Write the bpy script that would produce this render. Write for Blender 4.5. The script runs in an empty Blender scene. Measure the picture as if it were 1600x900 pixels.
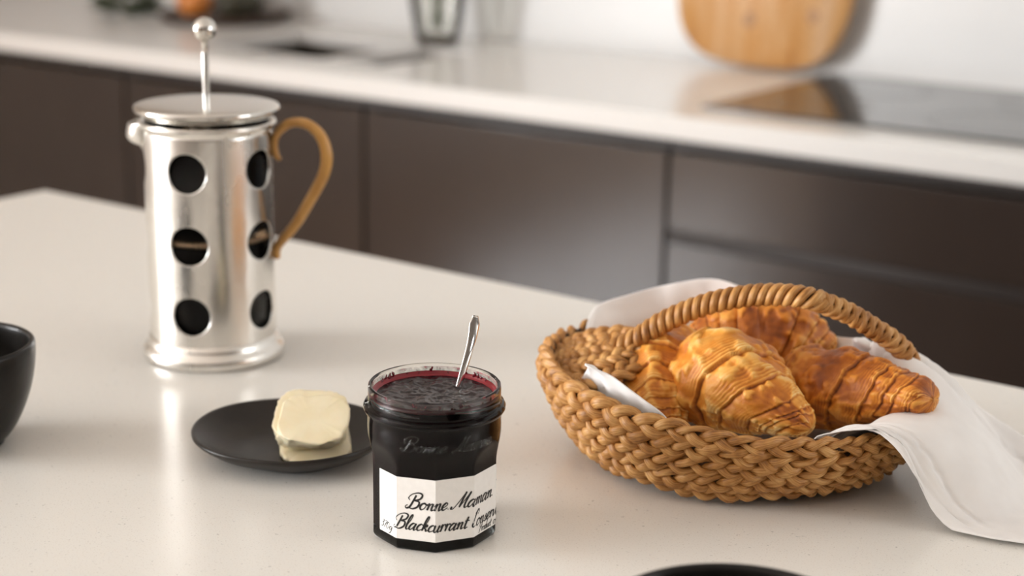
import bpy, bmesh, math, random
import numpy as np
from mathutils import Vector, Matrix, noise

random.seed(7)
rng = np.random.default_rng(11)
PI = math.pi
sc = bpy.context.scene
col = sc.collection

# ------------------------------------------------------------------ camera
YAW = math.radians(35.40721)
TOP = 0.92                       # height of the island top
cam_d = bpy.data.cameras.new('camera')
cam = bpy.data.objects.new('camera', cam_d)
col.objects.link(cam)
cam_d.sensor_width = 36.0
cam_d.lens = 2566.48 / 1600 * 36.0
cam.location = (0, 0, TOP + 0.40)
_p, _r = math.radians(15.21308), math.radians(0.98293)
_fh = Vector((-math.sin(YAW), math.cos(YAW), 0)); _rt = Vector((math.cos(YAW), math.sin(YAW), 0))
_F = _fh * math.cos(_p) - Vector((0, 0, math.sin(_p)))
_U = _fh * math.sin(_p) + Vector((0, 0, math.cos(_p)))
_R2 = _rt * math.cos(_r) + _U * math.sin(_r)
_U2 = _U * math.cos(_r) - _rt * math.sin(_r)
cam.rotation_mode = 'QUATERNION'
cam.rotation_quaternion = Matrix((_R2, _U2, -_F)).transposed().to_quaternion()
cam_d.clip_start = 0.02
cam_d.dof.use_dof = True
cam_d.dof.focus_distance = 0.985
cam_d.dof.aperture_fstop = 4.4
sc.camera = cam

# ------------------------------------------------------------------ world, lights, exposure
w = bpy.data.worlds.new('world'); sc.world = w; w.use_nodes = True
bg = w.node_tree.nodes['Background']
bg.inputs[0].default_value = (0.86, 0.93, 1.0, 1); bg.inputs[1].default_value = 1.0
sc.view_settings.view_transform = 'Standard'; sc.view_settings.look = 'None'
sc.view_settings.gamma = 1.0; sc.view_settings.use_curve_mapping = False
sc.view_settings.exposure = 0.95
sc.cycles.max_bounces = 10; sc.cycles.transmission_bounces = 10; sc.cycles.glossy_bounces = 5
sc.cycles.diffuse_bounces = 5; sc.cycles.transparent_max_bounces = 12
sc.cycles.caustics_reflective = False; sc.cycles.caustics_refractive = False
sc.cycles.sample_clamp_indirect = 6.0
sc.cycles.use_denoising = True

def area_light(name, loc, rot, sx, sy, power, colr):
    d = bpy.data.lights.new(name, 'AREA'); d.shape = 'RECTANGLE'; d.size = sx; d.size_y = sy
    d.energy = power; d.color = colr
    o = bpy.data.objects.new(name, d); col.objects.link(o)
    o.location = loc; o.rotation_euler = rot
    return o
# daylight through the window in the left wall, plus an added fill from the right
area_light('daylight_left_window', (-4.34, -2.55, 1.40), (0, -PI/2, 0), 1.75, 2.7, 325, (0.975, 0.985, 1.0))
area_light('added_side_fill', (2.32, 1.9, 1.75), (0, PI/2, 0), 1.2, 1.3, 14, (1.0, 0.98, 0.95))  # unseen source, added to brighten the right part of the back wall
def spot(name, loc, power, size=1.5, colr=(1.0, 0.97, 0.93)):
    d = bpy.data.lights.new(name, 'SPOT'); d.energy = power; d.spot_size = size; d.spot_blend = 0.8; d.shadow_soft_size = 0.06; d.color = colr
    o = bpy.data.objects.new(name, d); col.objects.link(o); o.location = loc; return o
for sx in (-1.45, -0.65, 0.15): spot('worktop_fill_spot', (sx, 2.30, 2.585), 4, 1.2)  # unseen ceiling spots added to lift the back wall and worktop

# ------------------------------------------------------------------ materials
def new_mat(name):
    m = bpy.data.materials.new(name); m.use_nodes = True
    nt = m.node_tree
    return m, nt, nt.nodes['Principled BSDF']
def nd(nt, typ, **kw):
    n = nt.nodes.new(typ)
    for k, v in kw.items(): setattr(n, k, v)
    return n
def simple(name, rgb, rough=0.5, metal=0.0, coat=0.0, spec=0.5, **kw):
    m, nt, b = new_mat(name)
    b.inputs['Base Color'].default_value = (*rgb, 1); b.inputs['Roughness'].default_value = rough
    b.inputs['Metallic'].default_value = metal; b.inputs['Coat Weight'].default_value = coat
    b.inputs['Specular IOR Level'].default_value = spec
    for k, v in kw.items(): b.inputs[k.replace('_', ' ')].default_value = v
    return m
def ramp(nt, fac, stops):
    r = nd(nt, 'ShaderNodeValToRGB'); e = r.color_ramp.elements
    e[0].position, e[0].color = stops[0][0], (*stops[0][1], 1)
    e[1].position, e[1].color = stops[-1][0], (*stops[-1][1], 1)
    for p, c in stops[1:-1]:
        x = e.new(p); x.color = (*c, 1)
    nt.links.new(fac, r.inputs[0]); return r
def noise_node(nt, scale, detail=3, rough=0.5, coord='Object', mapping=None):
    tc = nd(nt, 'ShaderNodeTexCoord'); n = nd(nt, 'ShaderNodeTexNoise')
    n.inputs['Scale'].default_value = scale; n.inputs['Detail'].default_value = detail
    n.inputs['Roughness'].default_value = rough
    src = tc.outputs[coord]
    if mapping:
        mp = nd(nt, 'ShaderNodeMapping'); mp.inputs['Scale'].default_value = mapping
        nt.links.new(src, mp.inputs[0]); src = mp.outputs[0]
    nt.links.new(src, n.inputs['Vector']); return n
def bump(nt, b, h, strength, dist=0.001):
    bp = nd(nt, 'ShaderNodeBump'); bp.inputs['Strength'].default_value = strength
    bp.inputs['Distance'].default_value = dist
    nt.links.new(h, bp.inputs['Height']); nt.links.new(bp.outputs[0], b.inputs['Normal']); return bp
def varied(name, stops, scale, rough=0.5, metal=0.0, detail=3, mapping=None, bstr=0.0, bdist=0.001, coord='Object', bscale=None, spec=0.5):
    m, nt, b = new_mat(name)
    n = noise_node(nt, scale, detail, 0.55, coord, mapping)
    r = ramp(nt, n.outputs['Fac'], stops); nt.links.new(r.outputs[0], b.inputs['Base Color'])
    b.inputs['Roughness'].default_value = rough; b.inputs['Metallic'].default_value = metal
    b.inputs['Specular IOR Level'].default_value = spec
    if bstr:
        n2 = noise_node(nt, bscale or scale * 4, 4, 0.6, coord, mapping)
        bump(nt, b, n2.outputs['Fac'], bstr, bdist)
    return m

# quartz: fine speckles on warm white
def quartz(name, base, speck):
    m, nt, b = new_mat(name)
    n = noise_node(nt, 900, 2, 0.7); r = ramp(nt, n.outputs['Fac'], [(0.27, speck), (0.40, base), (1.0, base)])
    n2 = noise_node(nt, 320, 2, 0.5); r2 = ramp(nt, n2.outputs['Fac'], [(0.24, (0.72,)*3), (0.31, (1, 1, 1)), (1, (1, 1, 1))])
    mx = nd(nt, 'ShaderNodeMix', data_type='RGBA', blend_type='MULTIPLY'); mx.inputs[0].default_value = 1
    nt.links.new(r.outputs[0], mx.inputs[6]); nt.links.new(r2.outputs[0], mx.inputs[7])
    nt.links.new(mx.outputs[2], b.inputs['Base Color'])
    b.inputs['Roughness'].default_value = 0.22
    return m
M = {}
M['quartz'] = quartz('island_quartz', (0.805, 0.785, 0.735), (0.56, 0.51, 0.45))
M['quartz2'] = quartz('worktop_quartz', (0.69, 0.675, 0.65), (0.61, 0.59, 0.56))
M['wall'] = varied('white_splashback', [(0.3, (0.64, 0.635, 0.625)), (0.7, (0.67, 0.665, 0.655))], 3, rough=0.3)
M['paint'] = varied('white_paint', [(0.3, (0.78, 0.76, 0.73)), (0.7, (0.80, 0.785, 0.755))], 6, rough=0.7)
M['taupe'] = simple('taupe_paint', (0.10, 0.082, 0.068), 0.7)
M['ceiling'] = simple('ceiling_paint', (0.82, 0.81, 0.79), 0.8)
M['lacquer'] = varied('dark_lacquer', [(0.3, (0.031, 0.022, 0.018)), (0.7, (0.036, 0.026, 0.021))], 4, rough=0.17, spec=0.40)
M['carcass'] = simple('dark_carcass', (0.018, 0.015, 0.013), 0.6)
M['rail'] = simple('dark_rail', (0.026, 0.019, 0.016), 0.4, spec=0.3)
M['hob'] = simple('black_ceramic_glass', (0.012, 0.012, 0.012), 0.05)
M['steel'] = varied('brushed_steel', [(0.3, (0.17, 0.145, 0.12)), (0.7, (0.24, 0.21, 0.18))], 60, rough=0.35, metal=1.0, mapping=(1, 12, 1))
M['chrome'] = simple('chrome', (0.78, 0.77, 0.75), 0.10, metal=1.0)
M['frame'] = simple('window_frame', (0.05, 0.045, 0.04), 0.4)
M['oak'] = varied('oak_floor', [(0.25, (0.28, 0.17, 0.09)), (0.75, (0.40, 0.26, 0.15))], 5, rough=0.16, mapping=(1, 10, 1))
M['spoon'] = simple('spoon_steel', (0.72, 0.70, 0.67), 0.12, metal=1.0)
# worn silver of the press
m, nt, b = new_mat('worn_silver')
n = noise_node(nt, 40, 4, 0.6, mapping=(1, 1, 0.25)); r = ramp(nt, n.outputs['Fac'], [(0.3, (0.74, 0.71, 0.66)), (0.7, (0.86, 0.84, 0.80))])
nt.links.new(r.outputs[0], b.inputs['Base Color']); b.inputs['Metallic'].default_value = 1.0
r2 = ramp(nt, n.outputs['Fac'], [(0.3, (0.30,)*3), (0.7, (0.20,)*3)]); nt.links.new(r2.outputs[0], b.inputs['Roughness'])
n2 = noise_node(nt, 28, 3, 0.5, mapping=(1, 1, 0.4)); bump(nt, b, n2.outputs['Fac'], 0.18, 0.002)
M['silver'] = m
M['lid'] = simple('lid_silver', (0.74, 0.72, 0.68), 0.14, metal=1.0)
M['brass'] = varied('golden_cane', [(0.3, (0.40, 0.19, 0.04)), (0.7, (0.58, 0.31, 0.085))], 90, rough=0.35, bstr=0.3, bdist=0.0006, mapping=(1, 1, 0.3))
def glass(name, rgb=(1, 1, 1), rough=0.0, ior=1.48):
    m, nt, b = new_mat(name)
    b.inputs['Base Color'].default_value = (*rgb, 1); b.inputs['Transmission Weight'].default_value = 1.0
    b.inputs['Roughness'].default_value = rough; b.inputs['IOR'].default_value = ior
    return m
M['glass'] = glass('clear_glass', (0.97, 0.99, 0.98), 0, 1.28)
M['beaker'] = glass('beaker_glass', (0.93, 0.95, 0.94), 0, 1.15)
M['coffee'] = simple('black_coffee', (0.006, 0.004, 0.003), 0.3, spec=0.05)
M['jam'] = varied('dark_jam', [(0.35, (0.005, 0.0010, 0.0018)), (0.7, (0.010, 0.0018, 0.003))], 120, rough=0.35, spec=0.05)
M['jamtop'] = varied('jam_surface', [(0.35, (0.006, 0.0016, 0.003)), (0.7, (0.016, 0.003, 0.005))], 160, rough=0.22, bstr=0.5, bdist=0.0012, bscale=220)
M['meniscus'] = simple('red_jam_edge', (0.24, 0.005, 0.014), 0.2)
M['smear'] = simple('jam_smear', (0.14, 0.006, 0.014), 0.25)
m, nt, b = new_mat('thin_jam_film')          # thin pink stain left on the inside of the neck
n = noise_node(nt, 130, 5, 0.7); r = ramp(nt, n.outputs['Fac'], [(0.36, (0.06,)*3), (0.56, (0.40,)*3), (0.68, (0.85,)*3)])
b.inputs['Base Color'].default_value = (0.40, 0.03, 0.07, 1); b.inputs['Roughness'].default_value = 0.4
nt.links.new(r.outputs[0], b.inputs['Alpha'])
M['film'] = m
M['paper'] = varied('label_paper', [(0.3, (0.83, 0.80, 0.76)), (0.7, (0.87, 0.84, 0.80))], 300, rough=0.45)
M['ink'] = simple('black_ink', (0.012, 0.011, 0.011), 0.4)
M['stoneware'] = varied('black_stoneware', [(0.3, (0.010, 0.009, 0.008)), (0.7, (0.017, 0.015, 0.013))], 70, rough=0.30, bstr=0.12, bdist=0.0006, bscale=240, spec=0.22)
M['plate'] = varied('charcoal_plate', [(0.3, (0.013, 0.011, 0.009)), (0.7, (0.025, 0.019, 0.015))], 45, rough=0.36, spec=0.3, bstr=0.15, bdist=0.0006, bscale=200)
m, nt, b = new_mat('butter')
n = noise_node(nt, 70, 3); r = ramp(nt, n.outputs['Fac'], [(0.3, (0.83, 0.73, 0.49)), (0.7, (0.87, 0.79, 0.58))])
nt.links.new(r.outputs[0], b.inputs['Base Color']); b.inputs['Roughness'].default_value = 0.42
b.inputs['Subsurface Weight'].default_value = 0.25; b.inputs['Subsurface Radius'].default_value = (0.006, 0.004, 0.002)
bump(nt, b, noise_node(nt, 260, 4).outputs['Fac'], 0.12, 0.0006)
M['butter'] = m
# linen
m, nt, b = new_mat('white_linen')
n = noise_node(nt, 40, 3); r = ramp(nt, n.outputs['Fac'], [(0.3, (0.80, 0.775, 0.755)), (0.7, (0.85, 0.83, 0.81))])
nt.links.new(r.outputs[0], b.inputs['Base Color']); b.inputs['Roughness'].default_value = 0.85
b.inputs['Subsurface Weight'].default_value = 0.0
bump(nt, b, noise_node(nt, 1500, 2).outputs['Fac'], 0.15, 0.0004)
M['linen'] = m
# seagrass: fibres along each strand, tone differs from strand to strand and lobe to lobe
def seagrass(name, lo, mid, hi):
    m, nt, b = new_mat(name)
    tc = nd(nt, 'ShaderNodeTexCoord'); mp = nd(nt, 'ShaderNodeMapping'); mp.inputs['Scale'].default_value = (3, 26, 1)
    nt.links.new(tc.outputs['UV'], mp.inputs[0])
    n = nd(nt, 'ShaderNodeTexNoise'); n.inputs['Scale'].default_value = 1.0; n.inputs['Detail'].default_value = 4
    nt.links.new(mp.outputs[0], n.inputs['Vector'])
    n2 = noise_node(nt, 75, 2)
    ad = nd(nt, 'ShaderNodeMath', operation='MULTIPLY_ADD'); ad.inputs[1].default_value = 0.55
    nt.links.new(n.outputs['Fac'], ad.inputs[0])
    ad2 = nd(nt, 'ShaderNodeMath', operation='MULTIPLY'); ad2.inputs[1].default_value = 0.5
    nt.links.new(n2.outputs['Fac'], ad2.inputs[0]); nt.links.new(ad2.outputs[0], ad.inputs[2])
    r = ramp(nt, ad.outputs[0], [(0.32, lo), (0.5, mid), (0.72, hi)])
    nt.links.new(r.outputs[0], b.inputs['Base Color']); b.inputs['Roughness'].default_value = 0.48
    bump(nt, b, n.outputs['Fac'], 0.6, 0.0007)
    return m
M['grass'] = seagrass('seagrass_strand', (0.13, 0.042, 0.006), (0.42, 0.185, 0.042), (0.74, 0.44, 0.165))
M['grass_gap_shade'] = simple('seagrass_gap_shade', (0.05, 0.022, 0.007), 0.8)  # shade in the gaps between strands, put into a dark core colour
# croissant crust: colour follows the baked attribute painted from the rolled layers
m, nt, b = new_mat('croissant_crust')
at = nd(nt, 'ShaderNodeAttribute'); at.attribute_name = 'crust'
n = noise_node(nt, 55, 5, 0.65)
ad = nd(nt, 'ShaderNodeMath', operation='MULTIPLY_ADD'); ad.inputs[1].default_value = 0.50
sb = nd(nt, 'ShaderNodeMath', operation='SUBTRACT'); sb.inputs[1].default_value = 0.25
nt.links.new(n.outputs['Fac'], ad.inputs[0]); nt.links.new(at.outputs['Fac'], ad.inputs[2]); nt.links.new(ad.outputs[0], sb.inputs[0])
r = ramp(nt, sb.outputs[0], [(0.05, (0.13, 0.028, 0.004)), (0.30, (0.36, 0.095, 0.009)), (0.52, (0.60, 0.205, 0.022)), (0.78, (0.77, 0.375, 0.075)), (1.0, (0.86, 0.58, 0.23))])
nt.links.new(r.outputs[0], b.inputs['Base Color']); b.inputs['Roughness'].default_value = 0.42; b.inputs['Specular IOR Level'].default_value = 0.35
bump(nt, b, noise_node(nt, 420, 5, 0.65).outputs['Fac'], 0.45, 0.0010)
M['crust'] = m
# olive wood board with knots
m, nt, b = new_mat('olive_wood')
tc = nd(nt, 'ShaderNodeTexCoord'); mp = nd(nt, 'ShaderNodeMapping'); mp.inputs['Scale'].default_value = (9, 9, 2.2)
nt.links.new(tc.outputs['Object'], mp.inputs[0])
n = nd(nt, 'ShaderNodeTexNoise'); n.inputs['Scale'].default_value = 1.3; n.inputs['Detail'].default_value = 5; n.inputs['Distortion'].default_value = 1.2
nt.links.new(mp.outputs[0], n.inputs['Vector'])
r = ramp(nt, n.outputs['Fac'], [(0.28, (0.26, 0.10, 0.035)), (0.42, (0.50, 0.24, 0.065)), (0.55, (0.56, 0.32, 0.14)), (0.75, (0.60, 0.38, 0.22))])
nt.links.new(r.outputs[0], b.inputs['Base Color']); b.inputs['Roughness'].default_value = 0.45
M['board'] = m
M['knot'] = simple('wood_knot', (0.30, 0.14, 0.04), 0.5)
M['leaf'] = varied('dark_leaf', [(0.3, (0.022, 0.045, 0.006)), (0.7, (0.075, 0.105, 0.018))], 30, rough=0.45)
def thin_glass(name, tint):
    m = bpy.data.materials.new(name); m.use_nodes = True; nt = m.node_tree; nt.nodes.remove(nt.nodes['Principled BSDF'])
    t = nd(nt, 'ShaderNodeBsdfTransparent'); t.inputs[0].default_value = (*tint, 1); g = nd(nt, 'ShaderNodeBsdfGlossy'); g.inputs['Roughness'].default_value = 0.03
    f = nd(nt, 'ShaderNodeFresnel'); f.inputs[0].default_value = 1.45; mx = nd(nt, 'ShaderNodeMixShader')
    nt.links.new(f.outputs[0], mx.inputs[0]); nt.links.new(t.outputs[0], mx.inputs[1]); nt.links.new(g.outputs[0], mx.inputs[2])
    nt.links.new(mx.outputs[0], nt.nodes['Material Output'].inputs[0]); return m
M['thin'] = thin_glass('thin_vase_glass', (0.90, 0.90, 0.87))
M['thinbase'] = thin_glass('smoky_vase_base', (0.45, 0.40, 0.33))
M['orange'] = varied('orange_peel', [(0.3, (0.55, 0.17, 0.03)), (0.7, (0.66, 0.24, 0.05))], 60, rough=0.4)
M['avocado'] = varied('avocado_skin', [(0.3, (0.020, 0.016, 0.009)), (0.7, (0.045, 0.040, 0.016))], 60, rough=0.5)
M['darkwood'] = varied('dark_wood', [(0.3, (0.03, 0.015, 0.008)), (0.7, (0.06, 0.03, 0.015))], 25, rough=0.5)

# ------------------------------------------------------------------ mesh helpers
class MB:
    def __init__(s): s.v = []; s.f = []; s.uv = []; s.n = 0; s.mi = []
    def add(s, v, f, uv=None, mi=0):
        v = np.asarray(v, float); s.v.append(v)
        s.f += [tuple(int(i) + s.n for i in q) for q in f]; s.mi += [mi] * len(f)
        s.uv.append(np.zeros((len(v), 2)) if uv is None else np.asarray(uv, float)); s.n += len(v)
        return s
    def build(s, name, mat, parent=None, smooth=True, loc=None, attr=None):
        V = np.concatenate(s.v); me = bpy.data.meshes.new(name)
        me.from_pydata(V.tolist(), [], s.f)
        mats = mat if isinstance(mat, (list, tuple)) else [mat]
        for x in mats: me.materials.append(x)
        if len(mats) > 1: me.polygons.foreach_set('material_index', s.mi)
        U = np.concatenate(s.uv)
        if U.any():
            lay = me.uv_layers.new(name='UVMap'); li = np.zeros(len(me.loops), int)
            me.loops.foreach_get('vertex_index', li); lay.data.foreach_set('uv', U[li].ravel())
        if attr is not None:
            a = me.attributes.new('crust', 'FLOAT', 'POINT'); a.data.foreach_set('value', attr)
        if smooth: me.polygons.foreach_set('use_smooth', [True] * len(me.polygons))
        me.update()
        o = bpy.data.objects.new(name, me); col.objects.link(o)
        if parent is not None: o.parent = parent
        if loc is not None: o.location = loc
        return o

def recalc(o):
    bm = bmesh.new(); bm.from_mesh(o.data); bmesh.ops.recalc_face_normals(bm, faces=bm.faces); bm.to_mesh(o.data); bm.free(); return o
def autosmooth(o, deg=35):
    me = o.data; bm = bmesh.new(); bm.from_mesh(me); lim = math.radians(deg)
    for e in bm.edges: e.smooth = not (len(e.link_faces) == 2 and e.calc_face_angle(0) > lim)
    for f in bm.faces: f.smooth = True
    bm.to_mesh(me); bm.free(); return o
def grid_faces(nu, nv, cu=False, cv=False):
    F = []
    for i in range(nu if cu else nu - 1):
        for j in range(nv if cv else nv - 1):
            a = i * nv + j; b_ = ((i + 1) % nu) * nv + j; c = ((i + 1) % nu) * nv + (j + 1) % nv; d = i * nv + (j + 1) % nv
            F.append((a, b_, c, d))
    return F
def lathe(prof, n=64):
    """profile [(r,z)...] from bottom to top; r=0 ends are closed with a small fan"""
    P = np.array(prof, float); a = np.arange(n) * 2 * PI / n
    v = np.stack([np.outer(P[:, 0], np.cos(a)), np.outer(P[:, 0], np.sin(a)), np.repeat(P[:, 1:2], n, 1)], -1).reshape(-1, 3)
    F = []
    for i in range(len(P) - 1):
        for j in range(n):
            F.append((i * n + j, i * n + (j + 1) % n, (i + 1) * n + (j + 1) % n, (i + 1) * n + j))
    return v, F
def crv(pts, n, closed=False):
    """Catmull-Rom through points, n samples"""
    P = np.array(pts, float); k = len(P)
    if closed: Q = np.vstack([P[-1], P, P[0], P[1]]); segs = k
    else: Q = np.vstack([2 * P[0] - P[1], P, 2 * P[-1] - P[-2]]); segs = k - 1
    u = np.linspace(0, segs, n, endpoint=not closed); i = np.minimum(u.astype(int), segs - 1); t = (u - i)[:, None]
    p0, p1, p2, p3 = Q[i], Q[i + 1], Q[i + 2], Q[i + 3]
    return 0.5 * (2 * p1 + (p2 - p0) * t + (2 * p0 - 5 * p1 + 4 * p2 - p3) * t**2 + (3 * p1 - p0 - 3 * p2 + p3) * t**3)
def resample(P, n):
    P = np.asarray(P, float); d = np.r_[0, np.cumsum(np.linalg.norm(np.diff(P, axis=0), axis=1))]
    u = np.linspace(0, d[-1], n); return np.stack([np.interp(u, d, P[:, k]) for k in range(P.shape[1])], 1)
def nrm(a): return a / np.maximum(np.linalg.norm(a, axis=-1, keepdims=True), 1e-12)
def tangents(P, closed):
    return nrm(np.roll(P, -1, 0) - np.roll(P, 1, 0)) if closed else nrm(np.gradient(P, axis=0))
def sweep(P, ra, rb, up, n=8, closed=False, cap=True):
    """tube along P, half-width ra across and rb along 'up' (arrays or numbers)"""
    P = np.asarray(P, float); m = len(P); T = tangents(P, closed)
    up = np.broadcast_to(np.asarray(up, float), P.shape)
    S = nrm(np.cross(T, up)); N = nrm(np.cross(S, T))
    ra = np.broadcast_to(ra, (m,))[:, None, None]; rb = np.broadcast_to(rb, (m,))[:, None, None]
    a = np.arange(n) * 2 * PI / n
    v = P[:, None] + S[:, None] * ra * np.cos(a)[None, :, None] + N[:, None] * rb * np.sin(a)[None, :, None]
    L_ = np.r_[0, np.cumsum(np.linalg.norm(np.diff(P, axis=0), axis=1))]
    uv = np.stack([np.repeat(L_[:, None] * 100, n, 1), np.repeat((np.abs(((np.arange(n) / n) * 2) - 1))[None], m, 0)], -1).reshape(-1, 2)
    F = grid_faces(m, n, closed, True)
    if cap and not closed:
        F.append(tuple(range(n))[::-1]); F.append(tuple((m - 1) * n + k for k in range(n)))
    return v.reshape(-1, 3), F, uv
def frame_tube(P, r, n=10, closed=False):
    """round tube with a parallel-transported frame"""
    P = np.asarray(P, float); T = tangents(P, closed); m = len(P)
    u = np.array([0.31, 0.17, 0.93]); U_ = []
    for t in T:
        u = u - t * (u @ t); u = u / np.linalg.norm(u); U_.append(u)
    return sweep(P, r, r, np.array(U_), n, closed)
def box(x0, x1, y0, y1, z0, z1):
    v = [(x, y, z) for x in (x0, x1) for y in (y0, y1) for z in (z0, z1)]
    return np.array(v), [(0, 1, 3, 2), (4, 6, 7, 5), (0, 4, 5, 1), (2, 3, 7, 6), (0, 2, 6, 4), (1, 5, 7, 3)]
def boxobj(name, dims, mat, parent=None, bevel=0.0):
    o = MB().add(*box(*dims)).build(name, mat, parent, smooth=False)
    if bevel:
        bm = bmesh.new(); bm.from_mesh(o.data)
        bmesh.ops.bevel(bm, geom=bm.edges[:], offset=bevel, segments=3, profile=0.5, affect='EDGES')
        bm.to_mesh(o.data); bm.free()
        o.data.polygons.foreach_set('use_smooth', [False] * len(o.data.polygons))
    return o
def place(x, y, z=0.0):
    """table frame (x right of the camera foot, y away from it, z above the island top) to room"""
    return Vector((x * math.cos(YAW) - y * math.sin(YAW), x * math.sin(YAW) + y * math.cos(YAW), TOP + z))
def tag(o, label, cat, group=None):
    o['label'] = label; o['category'] = cat
    if group: o['group'] = group
    return o
def thing(name, label, cat, loc, rz=0.0, group=None):
    o = bpy.data.objects.new(name, None); col.objects.link(o); o.empty_display_size = 0.05
    o.location = loc; o.rotation_euler = (0, 0, rz); return tag(o, label, cat, group)
def on_table(name, label, cat, x, y, z=0.0, rz=0.0, group=None):
    return thing(name, label, cat, place(x, y, z), YAW + rz, group)
def struct(o): o['kind'] = 'structure'; return o
def fbm(p, s, o=3):
    return noise.fractal(Vector(p) * s, 1.0, 2.0, o)

# ------------------------------------------------------------------ room shell
WB, WL, WR, WF, CH = 2.785, -4.2, 2.2, -4.0, 2.6
struct(boxobj('floor', (WL - 1.2, WR + 0.15, WF - 0.15, WB + 0.12, -0.1, 0.0), M['oak']))
struct(boxobj('ceiling', (WL - 0.15, WR + 0.15, WF - 0.15, WB + 0.12, CH, CH + 0.1), M['ceiling']))
struct(boxobj('wall_back', (WL - 0.12, WR + 0.12, WB, WB + 0.12, 0, CH), M['wall']))
mb = MB()   # right wall with an opening added for the side fill
mb.add(*box(WR, WR + 0.12, WF, 1.25, 0, CH)); mb.add(*box(WR, WR + 0.12, 2.55, WB, 0, CH))
mb.add(*box(WR, WR + 0.12, 1.25, 2.55, 0, 1.1)); mb.add(*box(WR, WR + 0.12, 1.25, 2.55, 2.35, CH))
struct(mb.build('wall_right', M['taupe'], smooth=False))
mb = MB()   # left wall with a wide window
mb.add(*box(WL - 0.12, WL, -1.2, WB, 0, CH)); mb.add(*box(WL - 0.12, WL, WF, -3.9, 0, CH))
mb.add(*box(WL - 0.12, WL, -3.9, -1.2, 2.28, CH)); mb.add(*box(WL - 0.12, WL, -3.9, -1.2, 0, 0.52))
struct(mb.build('wall_left', M['paint'], smooth=False))
struct(boxobj('wall_front', (WL, WR, WF - 0.12, WF, 0, CH), M['taupe']))
def win_frame(name, boxes):
    mb = MB()
    for q in boxes: mb.add(*box(*q))
    struct(mb.build(name, M['frame'], smooth=False))
win_frame('window_2', [(WL - 0.1, WL - 0.04, y - 0.03, y + 0.03, 0.52, 2.28) for y in (-3.87, -3.0, -2.1, -1.23)] +
          [(WL - 0.1, WL - 0.04, -3.9, -1.2, 2.22, 2.28), (WL - 0.1, WL - 0.04, -3.9, -1.2, 0.52, 0.58)])
win_frame('added_side_window', [(WR + 0.04, WR + 0.1, y - 0.025, y + 0.025, 1.1, 2.35) for y in (1.275, 2.525)] +
          [(WR + 0.04, WR + 0.1, 1.25, 2.55, 1.1, 1.15), (WR + 0.04, WR + 0.1, 1.25, 2.55, 2.3, 2.35)])  # frame of the added, unseen window on the right

# ------------------------------------------------------------------ kitchen run along the back wall
WT0, WT1 = 2.165, WB - 0.003          # front and back edge of the worktop
wt = thing('worktop', 'long pale quartz worktop running along the white back wall', 'worktop', (0, 0, 0))
xs = [-4.15, -2.40, -2.085, -2.06, -1.94, 1.9]; ys = [WT0, WT0 + 0.025, 2.305, 2.585, WT1]
mb = MB()
for i in range(5):
    for j in range(4):
        if j == 2 and i in (1, 3): continue
        mb.add(*box(xs[i], xs[i + 1], ys[j], ys[j + 1], TOP - (0.036 if j == 0 else 0.018), TOP))
o = mb.build('slab', M['quartz2'], wt, smooth=False)
bm = bmesh.new(); bm.from_mesh(o.data); bmesh.ops.remove_doubles(bm, verts=bm.verts, dist=1e-5)
dup = {}
for f in bm.faces: dup.setdefault(tuple(sorted(v.index for v in f.verts)), []).append(f)
bmesh.ops.delete(bm, geom=[f for g in dup.values() if len(g) > 1 for f in g], context='FACES')
ed = [e for e in bm.edges if all(abs(v.co.y - WT0) < 1e-4 for v in e.verts) and abs(e.verts[0].co.z - e.verts[1].co.z) < 1e-5]
bmesh.ops.recalc_face_normals(bm, faces=bm.faces)
bmesh.ops.bevel(bm, geom=ed, offset=0.004, segments=3, affect='EDGES'); bm.to_mesh(o.data); bm.free()
o.data.polygons.foreach_set('use_smooth', [False] * len(o.data.polygons))
sink = thing('sink', 'undermounted steel one and a half bowl sink in the worktop', 'sink', (0, 0, 0))
def basin(x0, x1, y0, y1, dep):
    mb = MB(); z1, z0 = TOP - 0.0185, TOP - 0.037 - dep; t = 0.004
    mb.add(*box(x0 - t, x0, y0 - t, y1 + t, z0, z1)); mb.add(*box(x1, x1 + t, y0 - t, y1 + t, z0, z1))
    mb.add(*box(x0, x1, y0 - t, y0, z0, z1)); mb.add(*box(x0, x1, y1, y1 + t, z0, z1)); mb.add(*box(x0, x1, y0, y1, z0 - t, z0))
    o = mb.build('basin', M['steel'], sink, smooth=False)
    v, f = lathe([(0.0005, 0.002), (0.03, 0.002), (0.038, 0.0)], 24)
    MB().add(v + [(x0 + x1) / 2, (y0 + y1) / 2, z0 + 0.0005], f).build('drain', M['chrome'], sink)
basin(-2.398, -2.087, 2.307, 2.583, 0.16); basin(-2.058, -1.942, 2.307, 2.583, 0.12)

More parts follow.
